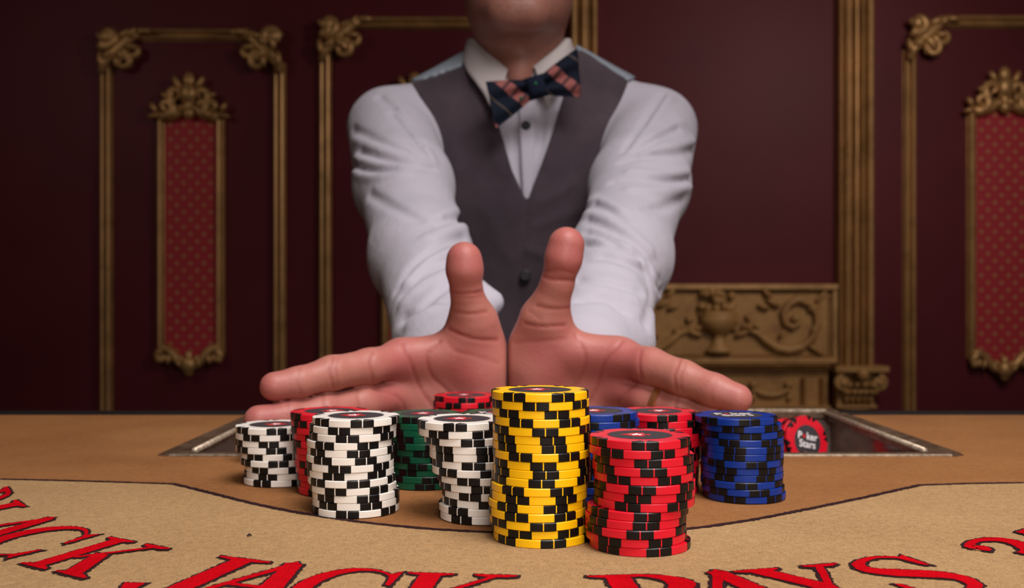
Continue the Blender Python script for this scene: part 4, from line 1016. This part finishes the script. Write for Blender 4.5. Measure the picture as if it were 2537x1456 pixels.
for s in (-1, 1):
    b = MB(); b.ell((hx + s*.032, 1.1185, chz + .1172), (.0128, .0128, .0118), 16, 12); e_ = b.build('eye', M['eye'], pr_, smooth=True)
    b = MB(); b.ell((hx + s*.032, 1.1072, chz + .1172), (.0052, .0022, .0052), 12, 8); b.build('iris', M['button'], e_, smooth=True)

# ---- collar: stand and two folded leaves
def ring_pt(a, r, z): return np.array([NK[0] + .001 + r*math.sin(a)*.98, 1.222 - r*math.cos(a), z])
CA = [6, 14, 40, 65, 90, 180]
def czt(a): return chz + np.interp(a, CA, [-.040, -.034, -.012, .009, .016, .020])
def collar_leaf(s):
    b = MB(); nA, nB = 34, 9; g = []
    for i in range(nA):
        ad = 11 + 169*(i/(nA-1))**1.25 if s < 0 else 15 + 165*(i/(nA-1))**1.25
        zt, zb = czt(ad), chz + np.interp(ad, [10, 17, 40, 65, 90, 180], [-.088, -.084, -.050, -.022, -.016, -.012])
        rb = np.interp(ad, [10, 17, 40, 65, 90, 180], [.092, .091, .084, .075, .072, .072]); row = []
        for j in range(nB):
            v = j/(nB-1); rr2 = .0625 + (rb - .0625)*(.25*math.sin(min(1, v*4)*math.pi/2) + .75*v)
            z = zt + .0025*math.sin(min(1, v*4)*math.pi) - (zt - zb)*v
            row.append(ring_pt(s*R_(ad + 7*v*math.exp(-((ad-11)/12)**2)), rr2, z))
        g.append(row)
    vs_ = [p for row in g for p in row]; inn = []
    for i in range(nA):
        for j in range(nB):
            p = g[i][j]; c_ = np.array([NK[0], 1.222, p[2]]); d = (c_ - p); d /= np.linalg.norm(d); inn.append(p + d*.0016)
    n_ = len(vs_); fs_ = []
    for i in range(nA-1):
        for j in range(nB-1):
            q_ = (i*nB+j, (i+1)*nB+j, (i+1)*nB+j+1, i*nB+j+1); fs_.append(q_ if s > 0 else q_[::-1]); q2 = tuple(n_+k for k in q_[::-1]); fs_.append(q2 if s > 0 else q2[::-1])
    edge = [i*nB for i in range(nA)] + [(nA-1)*nB + j for j in range(1, nB)] + [i*nB + nB-1 for i in range(nA-2, -1, -1)] + [j for j in range(nB-2, 0, -1)]
    for k in range(len(edge)): a_, c2 = edge[k], edge[(k+1) % len(edge)]; fs_.append((a_, c2, n_+c2, n_+a_))
    b.add(vs_ + inn, fs_); return b
for s in (-1, 1): collar_leaf(s).build('collar_leaf', M['collar'], pr_, smooth=True)
b = MB(); nA = 60; st = []
for i in range(nA + 1):
    a = R_(3) + R_(354)*i/nA; zt = czt(min(math.degrees(a), 360 - math.degrees(a))) - .003
    for r, z in ((.0600, zt), (.0612, zt), (.0635, zt - .04), (.0620, zt - .04)): st.append(ring_pt(a, r, z))
b.add(st, [(i*4+k, (i+1)*4+k, (i+1)*4+(k+1) % 4, i*4+(k+1) % 4) for i in range(nA) for k in range(4)]); b.build('collar_stand', M['collar'], pr_, smooth=True)

# ---- bow tie
bt = thing('bow_tie', '', '', (0, 0, 0)); del bt['label']; del bt['category']; bt.parent = pr_; bc = P3(1328, 217, 1.112); bt.location = (bc - np.array(pr_['_o'])).tolist(); bt['_o'] = bc.tolist()
tilt = R_(17); ca, sa = math.cos(tilt), math.sin(tilt)
def tie_pt(u, v, w_): # u along the bow, v up, w toward the camera
    return bc + np.array([u*ca - v*sa, -w_, u*sa + v*ca])
def wing(s):
    b = MB(); nu, nv = 14, 15; rows = []
    L = .046 if s < 0 else .0425
    for side in (1, -1):
        for i in range(nu):
            t = i/(nu-1); u = s*(.008 + L*t); hh = .010 + .0165*t**.8
            for j in range(nv):
                v = -1 + 2*j/(nv-1)
                pleat = -.0075*math.exp(-((v - .05)/.16)**2)*(1 - .7*t) + .004*math.exp(-((abs(v) - .55)/.3)**2)
                th = .006*(1 - v*v)**.5*(.5 + .5*t) + .0015
                uu = u + s*.004*v*v*t*0 + s*(.006*v if s > 0 else -.002*v)*t
                sk = (-.004 if s < 0 else .002)*t
                rows.append(tie_pt(uu, v*hh + sk, pleat + (th if side > 0 else -th*.7)))
    n_ = nu*nv; fs_ = []
    for i in range(nu-1):
        for j in range(nv-1):
            q_ = (i*nv+j, (i+1)*nv+j, (i+1)*nv+j+1, i*nv+j+1); fs_.append(q_); fs_.append(tuple(n_+k for k in q_[::-1]))
    for i in range(nu-1):
        for j in (0, nv-1): q_ = (i*nv+j, (i+1)*nv+j, n_+(i+1)*nv+j, n_+i*nv+j); fs_.append(q_)
    for j in range(nv-1):
        for i in (0, nu-1): fs_.append((i*nv+j, i*nv+j+1, n_+i*nv+j+1, n_+i*nv+j))
    b.add(rows, fs_); return b
for s in (-1, 1): wing(s).build('tie_wing', M['tie'], bt, smooth=True)
b = MB(); rows = []
for i in range(9):
    t = i/8; v = -.0125 + .025*t; sg = math.sqrt(max(.05, 1 - (2*t - 1)**4))
    for k in range(14):
        a = 2*math.pi*k/14; rows.append(tie_pt((.0125 - .0015*sg)*math.copysign(abs(math.cos(a))**.6, math.cos(a)), v, .002 + .0105*sg*math.copysign(abs(math.sin(a))**.7, math.sin(a))))
b.add(rows, [(i*14+k, i*14+(k+1) % 14, (i+1)*14+(k+1) % 14, (i+1)*14+k) for i in range(8) for k in range(14)] + [tuple(range(14))[::-1], tuple(range(112, 126))])
kn_m = mat('navy_tie_knot', lin(20, 26, 41), .85, spec=.12); b.build('tie_knot', kn_m, bt, smooth=True)
for u, v, w_ in ((.0, .002, .0128), (-.046, .006, .007), (-.020, -.008, .009)):
    b = MB(); b.ell(tie_pt(u, v, w_), (.0019, .0012, .0019), 8, 6); b.build('woven_dot', M['green_dot'], bt, smooth=True)

# ---- buttons, placket, ring, nails
def front_at(px, py, fn, y0=1.0, y1=1.3): 
    h_ = march(fn, [(px, py)], y0, y1); return h_[0] if h_ else P3(px, py, 1.14)
def button(px, py, fn, r, m_):
    c_ = front_at(px, py, fn) + np.array([0, -.005, 0]); b = MB(); b.tube([c_ + np.array([0, .001, 0]), c_ + np.array([0, -.0016, 0]), c_ + np.array([0, -.0022, 0])], [r, r, r*.8], 16)
    o = b.build('button', m_, pr_, smooth=False); return o
button(1303, 313, shirt, .0052, M['button'])
for py in (683, 782, 880): button(1301 if py < 800 else 1298, py, vest_front, .0065, M['vest_button'])
b = MB(); pl = []
for py in range(235, 500, 12):
    for px in (1283 + (py - 235)*.05, 1290 + (py-235)*.05, 1322 - (py-235)*.045, 1328 - (py-235)*.045):
        c_ = front_at(px, py, shirt0); pl.append(c_ + np.array([0, -.0022, 0]))
nr = len(pl)//4; b.add(pl, [(i*4+k, i*4+k+1, (i+1)*4+k+1, (i+1)*4+k) for i in range(nr-1) for k in range(3)])
o = b.build('placket', M['shirt'], pr_, smooth=True); mo = o.modifiers.new('thick', 'SOLIDIFY'); mo.thickness = .0022
w3, rr_ = HF['R']; a, c_ = w3['middle'][1], w3['middle'][2]; mid = a + (c_ - a)*.46; ax = (c_ - a)/np.linalg.norm(c_ - a); rad = .0112
u = np.cross(ax, (0, 0, 1)); u /= np.linalg.norm(u); v = np.cross(ax, u); rows = []
for k in range(40):
    an = 2*math.pi*k/40
    for (dr, dl) in ((0, -.0024), (.0009, -.0019), (.0009, .0019), (0, .0024)): rows.append(mid + (u*math.cos(an) + v*math.sin(an))*(rad + dr) + ax*dl)
b = MB(); b.add(rows, [(k*4+j, ((k+1) % 40)*4+j, ((k+1) % 40)*4+(j+1) % 4, k*4+(j+1) % 4) for k in range(40) for j in range(4)])
o = b.build('finger_ring', M['gold_ring'], pr_); o['label'] = 'rose gold finger ring'
for nm in ('L', 'R'):
    w3, rr_ = HF[nm]
    for k in w3:
        t, p = w3[k][-1], w3[k][-2]; ax = (t - p)/np.linalg.norm(t - p); n_ = np.array([0, 1., 0]); n_ = n_ - ax*(n_ @ ax); n_ /= np.linalg.norm(n_); sd = np.cross(ax, n_); r = rr_[k][-1]
        Rm = np.stack([sd, n_, ax], 1); b = MB(); b.ell(t + n_*r*.86 - ax*r*.15, (r*.66, .0016, r*.80), 14, 8, Rm); b.build('fingernail', M['nail'], pr_, smooth=True)

for o in bpy.data.objects:
    if '_o' in o: del o['_o']
